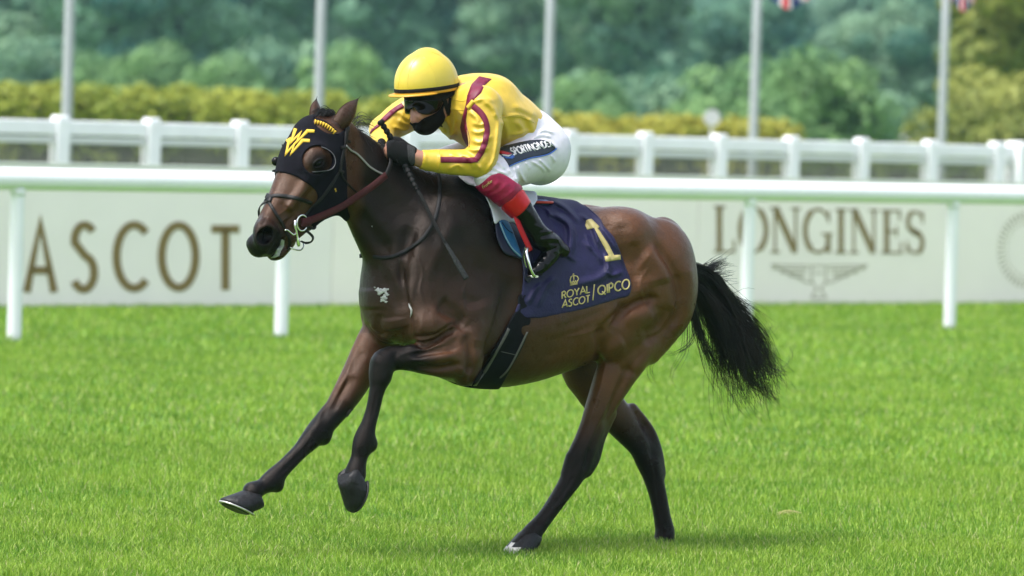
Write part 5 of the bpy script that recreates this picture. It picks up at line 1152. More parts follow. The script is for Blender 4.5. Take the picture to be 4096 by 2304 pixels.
# ================================================================== the place
def turf_material():
    m = bpy.data.materials.new('turf_soil_and_thatch'); m.use_nodes = True; t = m.node_tree; b = t.nodes['Principled BSDF']; tc = t.nodes.new('ShaderNodeTexCoord')
    n1 = t.nodes.new('ShaderNodeTexNoise'); n1.inputs['Scale'].default_value = .9; n1.inputs['Detail'].default_value = 8
    n2 = t.nodes.new('ShaderNodeTexNoise'); n2.inputs['Scale'].default_value = 45; n2.inputs['Detail'].default_value = 6
    for n in (n1, n2): t.links.new(tc.outputs['Object'], n.inputs['Vector'])
    mx = t.nodes.new('ShaderNodeMix'); mx.data_type = 'RGBA'; mx.inputs['A'].default_value = (.05, .125, .010, 1); mx.inputs['B'].default_value = (.10, .205, .022, 1)  # both greens darkened: self-shadow of the blades put into the colour
    r = t.nodes.new('ShaderNodeMapRange'); r.inputs['From Min'].default_value = .35; r.inputs['From Max'].default_value = .65; t.links.new(n1.outputs['Fac'], r.inputs['Value']); t.links.new(r.outputs[0], mx.inputs['Factor'])
    m2 = t.nodes.new('ShaderNodeMix'); m2.data_type = 'RGBA'; m2.blend_type = 'MULTIPLY'; m2.inputs['Factor'].default_value = .5; t.links.new(mx.outputs['Result'], m2.inputs['A'])
    r2 = t.nodes.new('ShaderNodeMapRange'); r2.inputs['From Min'].default_value = .3; r2.inputs['From Max'].default_value = .7; r2.inputs['To Min'].default_value = .45; r2.inputs['To Max'].default_value = 1.5; t.links.new(n2.outputs['Fac'], r2.inputs['Value']); t.links.new(r2.outputs[0], m2.inputs['B'])
    t.links.new(m2.outputs['Result'], b.inputs['Base Color']); b.inputs['Roughness'].default_value = .9; b.inputs['Specular IOR Level'].default_value = .2
    return m
def leaf_material(name, attr='tint', rough=.55, tr=.35, spec=.25):
    m = bpy.data.materials.new(name); m.use_nodes = True; t = m.node_tree; b = t.nodes['Principled BSDF']; o = t.nodes['Material Output']
    a = t.nodes.new('ShaderNodeAttribute'); a.attribute_name = attr; t.links.new(a.outputs['Color'], b.inputs['Base Color']); b.inputs['Roughness'].default_value = rough; b.inputs['Specular IOR Level'].default_value = spec
    tl = t.nodes.new('ShaderNodeBsdfTranslucent'); t.links.new(a.outputs['Color'], tl.inputs['Color']); mx = t.nodes.new('ShaderNodeMixShader'); mx.inputs[0].default_value = tr
    t.links.new(b.outputs[0], mx.inputs[1]); t.links.new(tl.outputs[0], mx.inputs[2]); t.links.new(mx.outputs[0], o.inputs['Surface']); return m

def build_ground():
    xs = np.r_[-1500, -300, -80, -30, np.linspace(-12, 12, 25), 30, 80, 300, 1500]; ys = np.r_[-60, -22, -10, np.linspace(-4, 34, 40), 60, 120, 300, 800, 2500]
    P = np.array([[x, y, 0] for y in ys for x in xs], float); nx = len(xs)
    f = np.array([[j*nx+i, j*nx+i+1, (j+1)*nx+i+1, (j+1)*nx+i] for j in range(len(ys)-1) for i in range(nx-1)])
    kind(mkobj('turf', P, f, turf_material(), None, (0, 0, 0)), 'structure')

TUFTS_AND_SHADE = [(*ground(u, v)[:2], r) for u, v, r in ((210, 1592, .10), (130, 1558, .07), (690, 1640, .06), (2860, 1830, .10), (3300, 1560, .09), (2420, 2160, .09), (2260, 2190, .08), (3560, 1700, .08), (900, 1830, .08), (460, 1850, .07))]  # coarse dark tufts; those by the hind hooves paint the horse's ground shadow
def build_grass():
    """blades of the course turf, thinning out with the distance"""
    parts = []; cols = []; faces = []; off = [0]
    def strip(d0, d1, dens, h, wdt, simple=False):
        # even scatter over the wedge of ground that the picture shows and some way round it
        half = lambda d: d*.1185+1.2
        n = int((half(d0)+half(d1))*(d1-d0)*dens); d = rng.uniform(d0, d1, n); x = rng.uniform(-1, 1, n)*half(d1); k = np.abs(x) < half(d); d, x = d[k], x[k]
        # keep to the course side of the boards
        k = (d-20) < 26.5+.82*x-.05; d, x = d[k], x[k]; n = len(d)
        p = np.stack([x, d-20, 0*x], 1)
        q = np.sin(p[:, 0]*3.1+1.3*np.sin(p[:, 1]*2.3))+np.sin(p[:, 1]*4.3+1.7*np.sin(p[:, 0]*1.9))+.8*np.sin(p[:, 0]*9.7+p[:, 1]*7.1)
        hh = h*(.75+.5*rng.random(n))*(1+.05*q); a = rng.uniform(0, 2*math.pi, n); lean = rng.uniform(.1, .85, n)*hh; la = rng.uniform(0, 2*math.pi, n)
        W = np.stack([np.cos(a), np.sin(a), 0*a], 1)*(wdt*(.7+.6*rng.random(n))/2)[:, None]; Ld = np.stack([np.cos(la), np.sin(la), 0*la], 1)*lean[:, None]; up = np.array([0, 0, 1.])
        mid = p+Ld*.3+up*(hh*.6)[:, None]; tip = p+Ld+up*hh[:, None]
        if simple: V = np.stack([p-W-up*.004, p+W-up*.004, tip+W*.25, tip-W*.25], 1)
        else: V = np.stack([p-W-up*.004, p+W-up*.004, mid+W*.8, mid-W*.8, tip+W*.12, tip-W*.12], 1)
        m = V.shape[1]; i = np.arange(n)[:, None]*m+off[0]; faces.append(i+np.array([[0, 1, 2, 3]])); off[0] += n*m
        if not simple: faces.append(i+np.array([[3, 2, 4, 5]]))
        parts.append(V.reshape(-1, 3))
        base = np.array([.08, .20, .014]); b2 = np.array([.27, .40, .042]); dry = np.array([.46, .43, .22])
        t = np.clip(.45+.09*q+.25*rng.normal(size=n), 0, 1)[:, None]; c = base+(b2-base)*t; dr = (rng.random(n) < .04)[:, None]; c = np.where(dr, dry, c); pl = (rng.random(n) < .16)[:, None]; c = np.where(pl, np.array([.36, .47, .10]), c)
        for tu in TUFTS_AND_SHADE: e = np.exp(-((p[:, :2]-tu[:2])**2).sum(1)/tu[2]**2)[:, None]; c = c*(1-.7*e)+np.array([.05, .16, .012])*.7*e
        c = c*(.85+.3*rng.random((n, 1)))
        cols.append(np.repeat(c, m, 0))
    strip(18.2, 21.3, 7400, .036, .0034); strip(21.3, 26, 3600, .037, .0048, True); strip(26, 36, 1300, .038, .0078, True); strip(36, 53, 520, .042, .012, True)
    V = np.concatenate(parts); F_ = np.concatenate(faces); c = np.concatenate(cols)
    o = mkobj('grass', V, F_, leaf_material('grass_blade', rough=.45, tr=.3, spec=.18), None, (0, 0, 0), False, {'tint': c}); kind(o, 'stuff'); o['label'] = 'short bright green racecourse turf grass'; o['category'] = 'grass'
    b = ground(3115, 2075); L = []
    for k in range(7):
        q = [b+np.array([rng.normal()*.012, rng.normal()*.012, .02])]; d = np.array([.5+rng.normal()*.4, rng.normal()*.4, .9])
        for j in range(9): d = d+np.array([.08, 0, -.16])+rng.normal(size=3)*.12; q.append(q[-1]+d/np.linalg.norm(d)*.011)
        L.append(np.array(q))
    q, f = hair_mesh(L, .0022, .0008); tag(mkobj('straw', q, f, mat('dry_straw', (.55, .48, .22), .7)), 'pale dry straw stalks sticking up from the turf right of the horse', 'straw')
RA, RB = np.array([-3.96, 16.74, 0]), np.array([4.19, 24.03, 0])
RD = (RB-RA)/np.linalg.norm(RB-RA); RN = np.array([RD[1], -RD[0], 0])           # along the rail, and towards the viewer
Z1 = np.array([0, 0, 1.0])
def build_rail():
    wm = mat('white_plastic_rail', (.82, .83, .86), .45, .5, .03, 3, .03, 10)
    step = np.linalg.norm(RB-RA)/4; rail = empty('running_rail', RA, 'white running rail with round posts in front of the pale advertising boards', 'rail')
    P0 = RA-RD*step*5
    for i in range(14):
        a = P0+RD*step*i; b = a+RD*step
        L = np.array([a+Z1*1.285, b+Z1*1.285]); mkobj('top_rail', *tube(resample(L, 4), .088, 28, False), wm, rail)
    for i in range(15):
        a = P0+RD*step*i
        mkobj('post', *tube(np.array([a-Z1*.05, a+Z1*.05, a+Z1*.6, a+Z1*1.17, a+Z1*1.235]), [.058, .058, .057, .055, .05], 20), wm, rail)
        mkobj('bracket', *tube(np.array([a+Z1*1.15, a+Z1*1.18, a+Z1*1.21]), [.059, .060, .058], 16), wm, rail)
BA, BB = np.array([-4.59, 22.62, 0]), np.array([5.39, 30.81, 0]); BD = (BB-BA)/np.linalg.norm(BB-BA); BN = np.array([BD[1], -BD[0], 0]); BH = 1.325
def on_board(u, v, off=0.0):
    q = ray(u, v); t = ((BA+BN*off-CC)@BN)/(q@BN); return CC+q*t
def flat_quads(quads, mapf, th=.006):
    P = []; f = []
    for q in quads:
        g = np.array([mapf(*p) for p in q]); n = len(P); P += list(g+BN*th)+list(g+BN*.0005)
        f += [[n, n+1, n+2, n+3], [n, n+4, n+5, n+1], [n+1, n+5, n+6, n+2], [n+2, n+6, n+7, n+3], [n+3, n+7, n+4, n]]
    return np.array(P), f
SERIF = {   # vertical stems thick, cross strokes thin, slab serifs
 'L': (.72, [([(.19, 0), (.19, 1)], .17), ([(.02, .975), (.38, .975)], .05), ([(.02, .025), (.68, .025)], .05), ([(.66, 0), (.66, .28)], .06)]),
 'O': (.98, [(arc(.49, .5, .42, .475, 60, 120, 7), .06), (arc(.49, .5, .42, .475, 120, 240, 13), .15), (arc(.49, .5, .42, .475, 240, 300, 7), .06), (arc(.49, .5, .42, .475, -60, 60, 13), .15)]),
 'N': (1.0, [([(.15, 0), (.15, 1)], .07), ([(.17, .98), (.80, .04)], .19), ([(.83, 0), (.83, 1)], .07), ([(.0, .975), (.24, .975)], .05), ([(.02, .025), (.30, .025)], .05), ([(.68, .975), (.98, .975)], .05)]),
 'G': (.98, [(arc(.49, .5, .42, .475, 30, 120, 8), .07), (arc(.49, .5, .42, .475, 120, 240, 13), .15), (arc(.49, .5, .42, .475, 240, 325, 9), .07), ([(.83, .02), (.83, .42)], .15), ([(.62, .43), (.98, .43)], .05), ([(.85, .68), (.85, .96)], .05)]),
 'I': (.42, [([(.21, 0), (.21, 1)], .17), ([(.03, .975), (.39, .975)], .05), ([(.03, .025), (.39, .025)], .05)]),
 'E': (.74, [([(.19, 0), (.19, 1)], .17), ([(.02, .975), (.66, .975)], .05), ([(.02, .025), (.70, .025)], .05), ([(.19, .51), (.54, .51)], .05), ([(.64, .76), (.64, 1)], .06), ([(.68, 0), (.68, .27)], .06), ([(.53, .38), (.53, .64)], .05)]),
 'S': (.72, [(arc(.36, .74, .25, .235, 20, 120, 8), .06), (arc(.36, .74, .25, .235, 120, 220, 8)+[(.5, .46)], .13), ([(.22, .55), (.5, .45)]+arc(.36, .255, .25, .235, 40, -60, 8), .14), (arc(.36, .255, .25, .235, -60, -165, 8), .06), ([(.62, .70), (.62, .98)], .05), ([(.08, .02), (.08, .3)], .05)]),
}
def build_boards():
    gm = mat('grey_white_board', (.84, .79, .755), .55, .4, .03, 1.5, .02, 5); cm = mat('cream_white_board', (.89, .82, .77), .55, .4, .03, 1.5, .02, 5); edge = mat('board_edge', (.60, .62, .58), .6)
    s0 = (on_board(1330, 1000)-BA)@BD; cuts = [s0-9.2, s0-4.6, s0, s0+4.35, s0+8.7]; spec = [('pale grey advertising board past the left edge of the ASCOT board', gm), ('pale grey advertising board reading ASCOT in tan capitals', gm), ('cream advertising board half hidden behind the horse\'s body and tail', cm), ('cream advertising board with tan serif wording, winged emblem and part of a crest', cm)]
    s1 = (on_board(2790, 1000)-BA)@BD; cuts = [s0-9.0, s0-4.6, s0, s1, s1+5.6, s1+10.2, s0-13.6]; out = []
    spec += [('cream advertising board past the right edge of the crest board', cm), ('pale grey advertising board farthest to the left in the row', gm)]
    R_ = np.array([BD, BN, Z1])
    for i, (lab, m_) in enumerate(spec):
        a, b = (cuts[i]+.004, cuts[i+1]-.004) if i < 5 else (cuts[6]+.004, cuts[0]-.004); c = BA+BD*(a+b)/2; e = empty('advertising_board', c, lab, 'board', 'advertising boards along the course')
        mkobj('panel', *rbox(c-BN*.03+Z1*(BH/2), (b-a, .06, BH-.02), R_, .004), m_, e, None, False)
        mkobj('capping', *rbox(c-BN*.03+Z1*(BH+.005), (b-a, .075, .03), R_, .004), edge, e, None, False)
        for x in (a+.4, (a+b)/2, b-.4): mkobj('stay', *tube(np.array([BA+BD*x-BN*.07+Z1*1.2, BA+BD*x-BN*.7-Z1*.02]), .02, 8), edge, e)
        out.append(e)
    def pm(LL, LR, UL, UR):
        c = [on_board(*q) for q in (LL, LR, UL, UR)]; return lambda x, y: c[0]*(1-x)*(1-y)+c[1]*x*(1-y)+c[2]*(1-x)*y+c[3]*x*y
    # ASCOT, letter by letter at its own place
    for ch, l, r, top, bot in (('A', 96, 226, 893, 1169), ('S', 276, 396, 884, 1168), ('C', 446, 592, 886, 1166), ('O', 630, 798, 888, 1164), ('T', 845, 957, 904, 1160)):
        wd, st = GLYPH[ch]; q = []
        for s_ in st: q += stroke_poly([(x/wd, y) for x, y in s_], .085 if ch != 'T' else .085)
        if ch in 'SCO': q = [[(.06+.88*x, .035+.93*y) for x, y in k] for k in q]
        m_ = pm((l, bot), (r, bot), (l, top), (r, top))
        # strokes keep an even width: build in px units
        q = []; W_, H_ = r-l, bot-top
        for s_ in st:
            pts = [(x/wd*W_, y*H_) for x, y in s_]
            if ch in 'SCO': pts = [(13+(x)*(W_-26)/W_, 13+y*(H_-26)/H_) for x, y in pts]
            if ch == 'A': pts = [(10+x*(W_-20)/W_, y) for x, y in pts]
            if ch == 'T': pts = [(x, y-12 if y > H_*.9 else y) for x, y in pts]
            q += stroke_poly(pts, 32)
        mkobj('letter', *flat_quads(q, lambda x, y: m_(x/W_, y/H_)), M_TAN, out[1], None, False)
    x = 0; lay = []
    for ch in 'LONGINES': wd, st = SERIF[ch]; lay.append((ch, x, st)); x += wd+.07
    tot = x-.07; m_ = pm((2853, 1011), (3702, 1016), (2853, 822), (3702, 843))
    for ch, x0, st in lay:
        q = []
        for s_, w_ in st: q += stroke_poly([(a+x0, b) for a, b in s_], w_)
        mkobj('letter', *flat_quads(q, lambda x, y: m_(x/tot, y)), mat('brown_lettering', (.235, .165, .07), .6), out[3], None, False)
    def c8(x, y): return (2600+x/1.0348, y/1.0348)
    wing = [[(500, 1096), (660, 1100)], [(505, 1112), (650, 1116)], [(540, 1128), (640, 1131)], [(575, 1142), (640, 1146)], [(500, 1094), (655, 1172)], [(895, 1098), (735, 1100)], [(892, 1112), (745, 1116)], [(860, 1128), (755, 1131)], [(820, 1142), (755, 1146)], [(900, 1096), (742, 1172)], [(668, 1100), (728, 1100)], [(668, 1100), (668, 1165), (690, 1195), (668, 1232)], [(728, 1100), (728, 1165), (706, 1195), (728, 1232)], [(668, 1232), (728, 1232)], [(680, 1130), (716, 1130)], [(655, 1172), (668, 1165)], [(742, 1172), (728, 1165)]]
    em = mat('faint_emblem_print', (.30, .26, .18), .6)
    q = []
    for l in wing: q += stroke_poly([c8(*p) for p in l], 5)
    mkobj('emblem', *flat_quads(q, lambda u, v: on_board(u, v), .004), em, out[3], None, False)
    q = []; c = (4112, 1000)
    for a in np.linspace(0, 2*math.pi, 44, endpoint=False):
        for r0, r1, w_ in ((100, 124, 5), (84, 92, 3)): q += stroke_poly([(c[0]+r0*math.cos(a), c[1]+r0*1.25*math.sin(a)), (c[0]+r1*math.cos(a), c[1]+r1*1.25*math.sin(a))], w_)
    mkobj('crest', *flat_quads(q, lambda u, v: on_board(u, v), .004), em, out[3], None, False)

FA = CC*np.array([1, 1, 0])+ray(242, 440)*np.array([1, 1, 0])*46.0
FB = CC*np.array([1, 1, 0])+ray(3987, 540)*np.array([1, 1, 0])*54.7
FA = FA-np.array([0, 0, .045]); FB = FB-np.array([0, 0, .045]); FD = (FB-FA)/np.linalg.norm(FB-FA); FN = np.array([FD[1], -FD[0], 0])
def build_fence():
    wm = mat('white_painted_timber', (.80, .81, .83), .5, .4, .05, 4, .05, 20); gm = mat('grey_wire', (.24, .23, .20), .5, .5)
    n = 13; step = np.linalg.norm(FB-FA)/(n-1); R_ = np.array([FD, FN, Z1])
    fe = empty('paddock_fence', FA, 'white post and rail fence with square capped posts and wire mesh behind the boards', 'fence')
    pm_ = None; cm_ = None; rm = None
    i0, i1 = -11, n+9
    for i in range(i0, i1):
        a = FA+FD*step*i; big = 1
        mkobj('post', *rbox(a+Z1*.895, (.15*big, .15*big, 1.79), R_, .012), wm, fe, None, False)
        mkobj('post_cap', *rbox(a+Z1*1.80, (.144*big, .144*big, .05), R_, .02), wm, fe, None, False)
        b = a+FD*step/2; ln = step-.155
        mkobj('top_rail', *rbox(b+Z1*1.705, (ln, .10, .145), R_, .012), wm, fe, None, False)
        mkobj('middle_rail', *rbox(b+Z1*1.583, (ln, .07, .075), R_, .008), mat('weathered_white_timber', (.56, .58, .57), .6), fe, None, False)
        mkobj('bottom_rail', *rbox(b+Z1*.62, (ln, .07, .14), R_, .012), wm, fe, None, False)
        parts = []
        for k in range(int(ln/.032)): p = b+FD*(-ln/2+.02+k*.032); parts.append(box(p+Z1*1.12, (.009, .006, .88), R_))
        for z in (.8, 1.0, 1.2, 1.4): parts.append(box(b+FN*.006+Z1*z, (ln, .005, .005), R_))
        mkobj('wire_mesh', *merge(parts), gm, fe, None, False)
    a = FB+FD*step*.36; mkobj('gate_post', *rbox(a+Z1*.9, (.27, .27, 1.80), R_, .014), wm, fe, None, False); mkobj('post_cap', *rbox(a+Z1*1.81, (.25, .25, .05), R_, .02), wm, fe, None, False)
def build_poles():
    pm_ = mat('pale_grey_pole', (.34, .36, .38), .4, .5, .04, 2, metal=.0); names = ['on the far left of the fence', 'behind the horse\'s ears', 'behind the jockey\'s back', 'above the number cloth with a small flag', 'on the right beside the yellow-green tree']
    for i, (u0, ul, vl, d) in enumerate([(286, 262, 455, 51.5), (1286, 1276, 400, 54.5), (2203, 2190, 480, 57.5), (3036, 3008, 540, 61), (3786, 3765, 560, 65)]):
        q = ray((u0+ul)/2, vl/2); b = CC+q*(d/(q@CD)); b = np.array([b[0], b[1], 0])
        e = empty('flagpole', b, ['tall pale flagpole at the far left above the white fence', 'tall pale flagpole rising behind the horse\'s ears', 'tall pale flagpole rising behind the jockey\'s back', 'tall pale flagpole second from the right with a flag at the frame\'s top', 'tall pale flagpole beside the yellow-green tree on the right'][i], 'flagpole', 'flagpoles behind the fence')
        mkobj('pole', *tube(np.array([b, b+Z1*.3, b+Z1*3, b+Z1*7.5]), [.068, .064, .060, .045], 16), pm_, e)
        mkobj('base', *tube(np.array([b-Z1*.02, b+Z1*.12, b+Z1*.14]), [.12, .12, .09], 16), pm_, e); mkobj('finial', *tube(np.array([b+Z1*7.5, b+Z1*7.53, b+Z1*7.60, b+Z1*7.66]), [.03, .06, .06, .01], 12), pm_, e)
        if i >= 3:
            z0 = (CC+ray(u0, 2 if i == 3 else 16)*(d/(ray(u0, 10)@CD)))[2]; nx, nz = 34, 20; Lx, Lz = (.62, .9) if i == 3 else (.34, .9)
            P = []; C_ = []
            for j in range(nz+1):
                for k in range(nx+1):
                    s, t = k/nx, j/nz; x = .06+Lx*s; y = .10*math.sin(s*9+t*2)*s; z = z0+Lz*t-.10*s*(1-t)*math.sin(3*s)+.05*math.sin(s*7+1)
                    P.append(b+np.array([x, y, z]) if True else 0)
                    sx, sy = abs(s-.5)*2, abs(t-.5)*2; blue = np.array([.02, .03, .16]); wh = np.array([.75, .75, .75]); rd = np.array([.55, .02, .04])
                    c = blue; dg = abs(sx-sy)
                    if dg < .22: c = wh
                    if dg < .08: c = rd
                    if sx < .26 or sy < .34: c = wh
                    if sx < .15 or sy < .2: c = rd
                    C_.append(c)
            f = np.array([[j*(nx+1)+k, j*(nx+1)+k+1, (j+1)*(nx+1)+k+1, (j+1)*(nx+1)+k] for j in range(nz) for k in range(nx)])
            fm = bpy.data.materials.get('flag_cloth') or leaf_material('flag_cloth', tr=.3, rough=.8)
            fl = mkobj('flag', np.array(P), f, fm, None, None, True, {'tint': np.array(C_)}); tag(fl, ['red, white and blue flag flying from the second flagpole from the right', 'red, white and blue flag hanging folded on the rightmost flagpole'][i-3], 'flag', 'flags on the poles')

def leaf_cloud(lobes, n, size, cols, seed, shellk=.75):
    """leaf-sized faces through ellipsoid lobes: centres (x, y, z), radii"""
    r = np.random.default_rng(seed); lobes = np.array(lobes, float); wgt = lobes[:, 3]*lobes[:, 4]*lobes[:, 5]; wgt = wgt**(2/3); idx = r.choice(len(lobes), n, p=wgt/wgt.sum())
    d = r.normal(size=(n, 3)); d /= np.linalg.norm(d, axis=1, keepdims=True); rad = shellk+(1-shellk)*r.random(n)**.5*1.15; inner = r.random(n) < .2; rad = np.where(inner, r.random(n)**.33, rad)
    c = lobes[idx, :3]+d*lobes[idx, 3:]*rad[:, None]
    nrm = d+.4*r.normal(size=(n, 3)); nrm /= np.linalg.norm(nrm, axis=1, keepdims=True); a = np.cross(nrm, r.normal(size=(n, 3))); a /= np.linalg.norm(a, axis=1, keepdims=True); b = np.cross(nrm, a)
    s = size*(.6+.8*r.random(n))[:, None]; V = np.stack([c-a*s*.5, c+b*s*.35+nrm*s*.1, c+a*s*.5, c-b*s*.35+nrm*s*.1], 1).reshape(-1, 3)
    tone = r.normal(size=len(lobes))*.5; t = np.clip(.5+.42*tone[idx]+.11*r.normal(size=n), 0, 1)[:, None]; c0, c1 = np.array(cols[0]), np.array(cols[1]); C_ = c0+(c1-c0)*t
    return V, np.arange(4*n).reshape(-1, 4), np.repeat(C_, 4, 0)
def make_tree(name, seed, h, rw, cols, nleaf, size, label, cat, group, bushy=False):
    """the tree at the world's origin, crown + trunk; returned for copying"""
    r = np.random.default_rng(seed); lobes = []; m = 26 if bushy else 30
    for i in range(m):
        a = r.uniform(0, 2*math.pi); z = r.uniform(.32 if bushy else .25, .92); k = math.sin(math.pi*min(1, max(0.05, (z-.08)/.98)))**.7; q = rw*k*r.uniform(.15, .75); s = rw*(r.uniform(.2, .42) if bushy else r.uniform(.2, .42))
        lobes.append((q*math.cos(a), q*math.sin(a), z*h, s, s, s*r.uniform(.7, 1.05)*.8))
    lobes.append((0, 0, h*.6, rw*.6, rw*.6, h*.36))
    e = empty(name, (0, 0, 0), label, cat, group); V, F_, C_ = leaf_cloud(lobes, nleaf, size, cols, seed)
    V[:, 2] = np.maximum(V[:, 2], .05)
    lm = bpy.data.materials.get('foliage') or leaf_material('foliage', tr=.3, spec=.2); mkobj('crown', V, F_, lm, e, None, False, {'tint': C_})
    tm = mat('bark', (.06, .05, .04), .9, .2, .4, 6, .5, 12); parts = [tube(np.array([(0, 0, -.1), (.02*h*r.normal()*.3, .01*h, h*.25), (.02*h*r.normal(), 0, h*.6), (0, 0, h*.85)]), [h*.028, h*.022, h*.014, h*.004], 8)]
    for i in range(0 if bushy else 6):
        z = h*r.uniform(.2, .55); a = r.uniform(0, 2*math.pi); L = rw*r.uniform(.5, .8); parts.append(tube(np.array([(0, 0, z), (L*.5*math.cos(a), L*.5*math.sin(a), z+L*.35), (L*math.cos(a), L*math.sin(a), z+L*.55)]), [h*.010, h*.007, h*.002], 6))
    mkobj('trunk', *merge(parts), tm, e); return e
def copy_tree(o, loc, rz, sc_, label):
    c = o.copy(); COL.objects.link(c); c.location = loc; c.rotation_euler = (0, 0, rz); c.scale = (sc_,)*3; c['label'] = label
    for ch in o.children: k = ch.copy(); COL.objects.link(k); k.parent = c
    return c
def far_at(u, d):
    q = ray(u, 500); p = CC+q*(d/(q@CD)); return np.array([p[0], p[1], 0])
def build_background():
    dark = ((.024, .11, .095), (.19, .35, .21)); mid = ((.04, .14, .10), (.27, .41, .24)); lite = ((.085, .19, .075), (.21, .35, .13)); yel = ((.14, .18, .035), (.31, .33, .08))  # dark and mid have the wood's blue-green haze put into the leaf colour
    V = [make_tree('broadleaf_tree', 11+i, 14, 5.2+.5*(i % 3), (dark, mid, dark, mid)[i], 13000, .50, 'tall tree', 'tree', 'trees of the distant wood') for i in range(4)]
    used = [0]*4; k = 0; r = np.random.default_rng(5)
    tones = ['dark blue-green', 'mid green', 'dense dark green', 'pale green']
    spots = []
    for d, u0, u1, st, hs in ((235, -2700, 6800, 560, .95), (300, -2900, 7000, 470, 1.25), (380, -3100, 7200, 420, 1.7)):
        u = u0
        while u < u1:
            spots.append((u+r.uniform(-80, 80), d+r.uniform(-15, 15), hs)); u += st*r.uniform(.75, 1.25)
    def where(u):
        if u < -40: return 'past the left edge' if u > -1000 else ('well past the left edge' if u > -1900 else 'far beyond the left edge')
        if u > 4130: return 'past the right edge' if u < 5000 else ('well past the right edge' if u < 5900 else 'far beyond the right edge')
        for lim, w_ in ((270, 'left of first flagpole'), (800, 'between first and second flagpoles'), (1280, 'just left of second flagpole'), (1850, 'above the yellow helmet'), (2200, 'above jockey\'s back'), (2600, 'right of middle flagpole'), (3020, 'left of fourth flagpole'), (3400, 'right of fourth flagpole'), (3800, 'left of rightmost flagpole'), (4200, 'behind yellow-green tree')):
            if u < lim: return w_
    rank = {235: 'front row', 300: 'middle row', 380: 'back row'}; seen = {}
    for i, (u, d, hs) in enumerate(spots):
        v = int(r.integers(0, 4)); low = 1.0
        if d < 260 and 2500 < u < 3650: low = .72
        if d > 260 and 2300 < u < 3720: low = .60 if d < 340 else .56
        row = rank[min(rank, key=lambda q: abs(q-d))]; lab = '%s tree, %s of wood, %s' % (tones[v], row, where(u))
        if lab in seen: seen[lab] += 1; lab = '%s, %s' % (lab, ['', 'its neighbour', 'third of these', 'fourth of these'][min(3, seen[lab]-1)])
        else: seen[lab] = 1
        loc = far_at(u, d); rz, s = r.uniform(0, 6.28), hs*low*r.uniform(.88, 1.12)
        if used[v] == 0: o = V[v]; o.location = loc; o.rotation_euler = (0, 0, rz); o.scale = (s,)*3; o['label'] = lab; used[v] = 1
        else: copy_tree(V[v], loc, rz, s, lab)
    # nearer bushes
    B = [make_tree('bush', 31+i, 3.2, 2.3, (lite, mid, yel)[i], 5000, .2, 'bush', 'bush', 'bushes in front of the wood', True) for i in range(3)]; ub = [0, 0, 0]
    for i, (u, d, s, v, lab) in enumerate([(3290, 118, 1.12, 0, 'large round light green bush right of the fourth flagpole'), (3120, 112, .78, 0, 'low light green bush at the foot of the fourth flagpole'), (2930, 122, 1.05, 0, 'light green bush left of the fourth flagpole behind the hedge'), (3480, 130, .85, 1, 'mid green bush right of the large round bush'), (620, 150, 1.15, 0, 'pale green bush above the hedge left of the horse\'s head'), (900, 145, 1.05, 0, 'pale green bush above the hedge between flagpole and horse\'s ears'), (1120, 150, 1.2, 1, 'mid green bush above the hedge just left of the horse\'s ears'), (1420, 140, 1.15, 0, 'pale green bush above the hedge between horse\'s ears and helmet'), (2330, 135, .95, 0, 'pale green bush right of the middle flagpole'), (2620, 140, .95, 1, 'mid green bush between the middle and fourth flagpoles'), (100, 160, 1.2, 1, 'mid green bush above the hedge at the far left'), (380, 158, 1.05, 0, 'pale green bush right of the first flagpole'), (3990, 97, .95, 2, 'olive yellow bush under the yellow-green tree by the rightmost flagpole'), (4170, 95, .9, 2, 'olive yellow bush at the right edge of the picture behind the fence')]):
        loc = far_at(u, d)
        if ub[v] == 0: o = B[v]; o.location = loc; o.scale = (s,)*3; o['label'] = lab; ub[v] = 1
        else: copy_tree(B[v], loc, r.uniform(0, 6.28), s, lab)
    t = make_tree('willow_tree', 77, 9.5, 2.6, yel, 9000, .28, 'tall yellow-green tree filling the right edge of the picture behind the fence', 'tree', None); t.location = far_at(4190, 104); t.scale = (1.15, 1.15, 1)
    t = make_tree('willow_tree', 78, 7.5, 1.5, ((.16, .20, .04), (.36, .37, .08)), 6000, .25, 'slimmer olive green tree beside the rightmost flagpole', 'tree', None); t.location = far_at(3945, 112)
    # the hedge along the far side of the course: one trimmed hedge, leaf by leaf
    for u0, u1, d0, d1, hgt, cl, lab, sd in ((-1800, 1650, 78, 82, 2.22, ((.19, .25, .035), (.40, .42, .07)), 'long yellow-green hedge behind the white fence left of the jockey', 3), (1700, 3130, 84, 86, 1.98, ((.24, .26, .035), (.46, .42, .07)), 'golden hedge behind the white fence right of the jockey', 4), (3130, 6000, 90, 92, 1.55, ((.10, .17, .03), (.27, .32, .07)), 'low green hedge behind the fence at the right', 5)):
        a, b = far_at(u0, d0), far_at(u1, d1); L = np.linalg.norm(b-a); ax = (b-a)/L; rr = np.random.default_rng(sd); lobes = []
        for s in np.arange(0, L, .04): p = a+ax*s; h = hgt*(1+.03*rr.normal()); zc = rr.choice([rr.uniform(.15, .8), .81]); lobes.append((p[0]+rr.normal()*.08, p[1]+rr.normal()*.15, h*zc, .34, .36, h*.19))
        V_, F_, C_ = leaf_cloud(lobes, int(L*2800), .14, cl, sd, .8); V_[:, 2] = np.maximum(V_[:, 2], .02)
        e = empty('hedge', (a+b)/2, lab, 'hedge', 'hedges behind the fence'); mkobj('foliage', V_, F_, bpy.data.materials['foliage'], e, None, False, {'tint': C_})
        core = [box((p:=a+ax*s)+Z1*hgt*.42, (.9, .55, hgt*.82), np.array([ax, np.cross(Z1, ax), Z1])) for s in np.arange(.45, L, .9)]; mkobj('branches', *merge(core), mat('hedge_twigs', (.03, .035, .015), .95, .1, .5, 9, .6, 30), e)
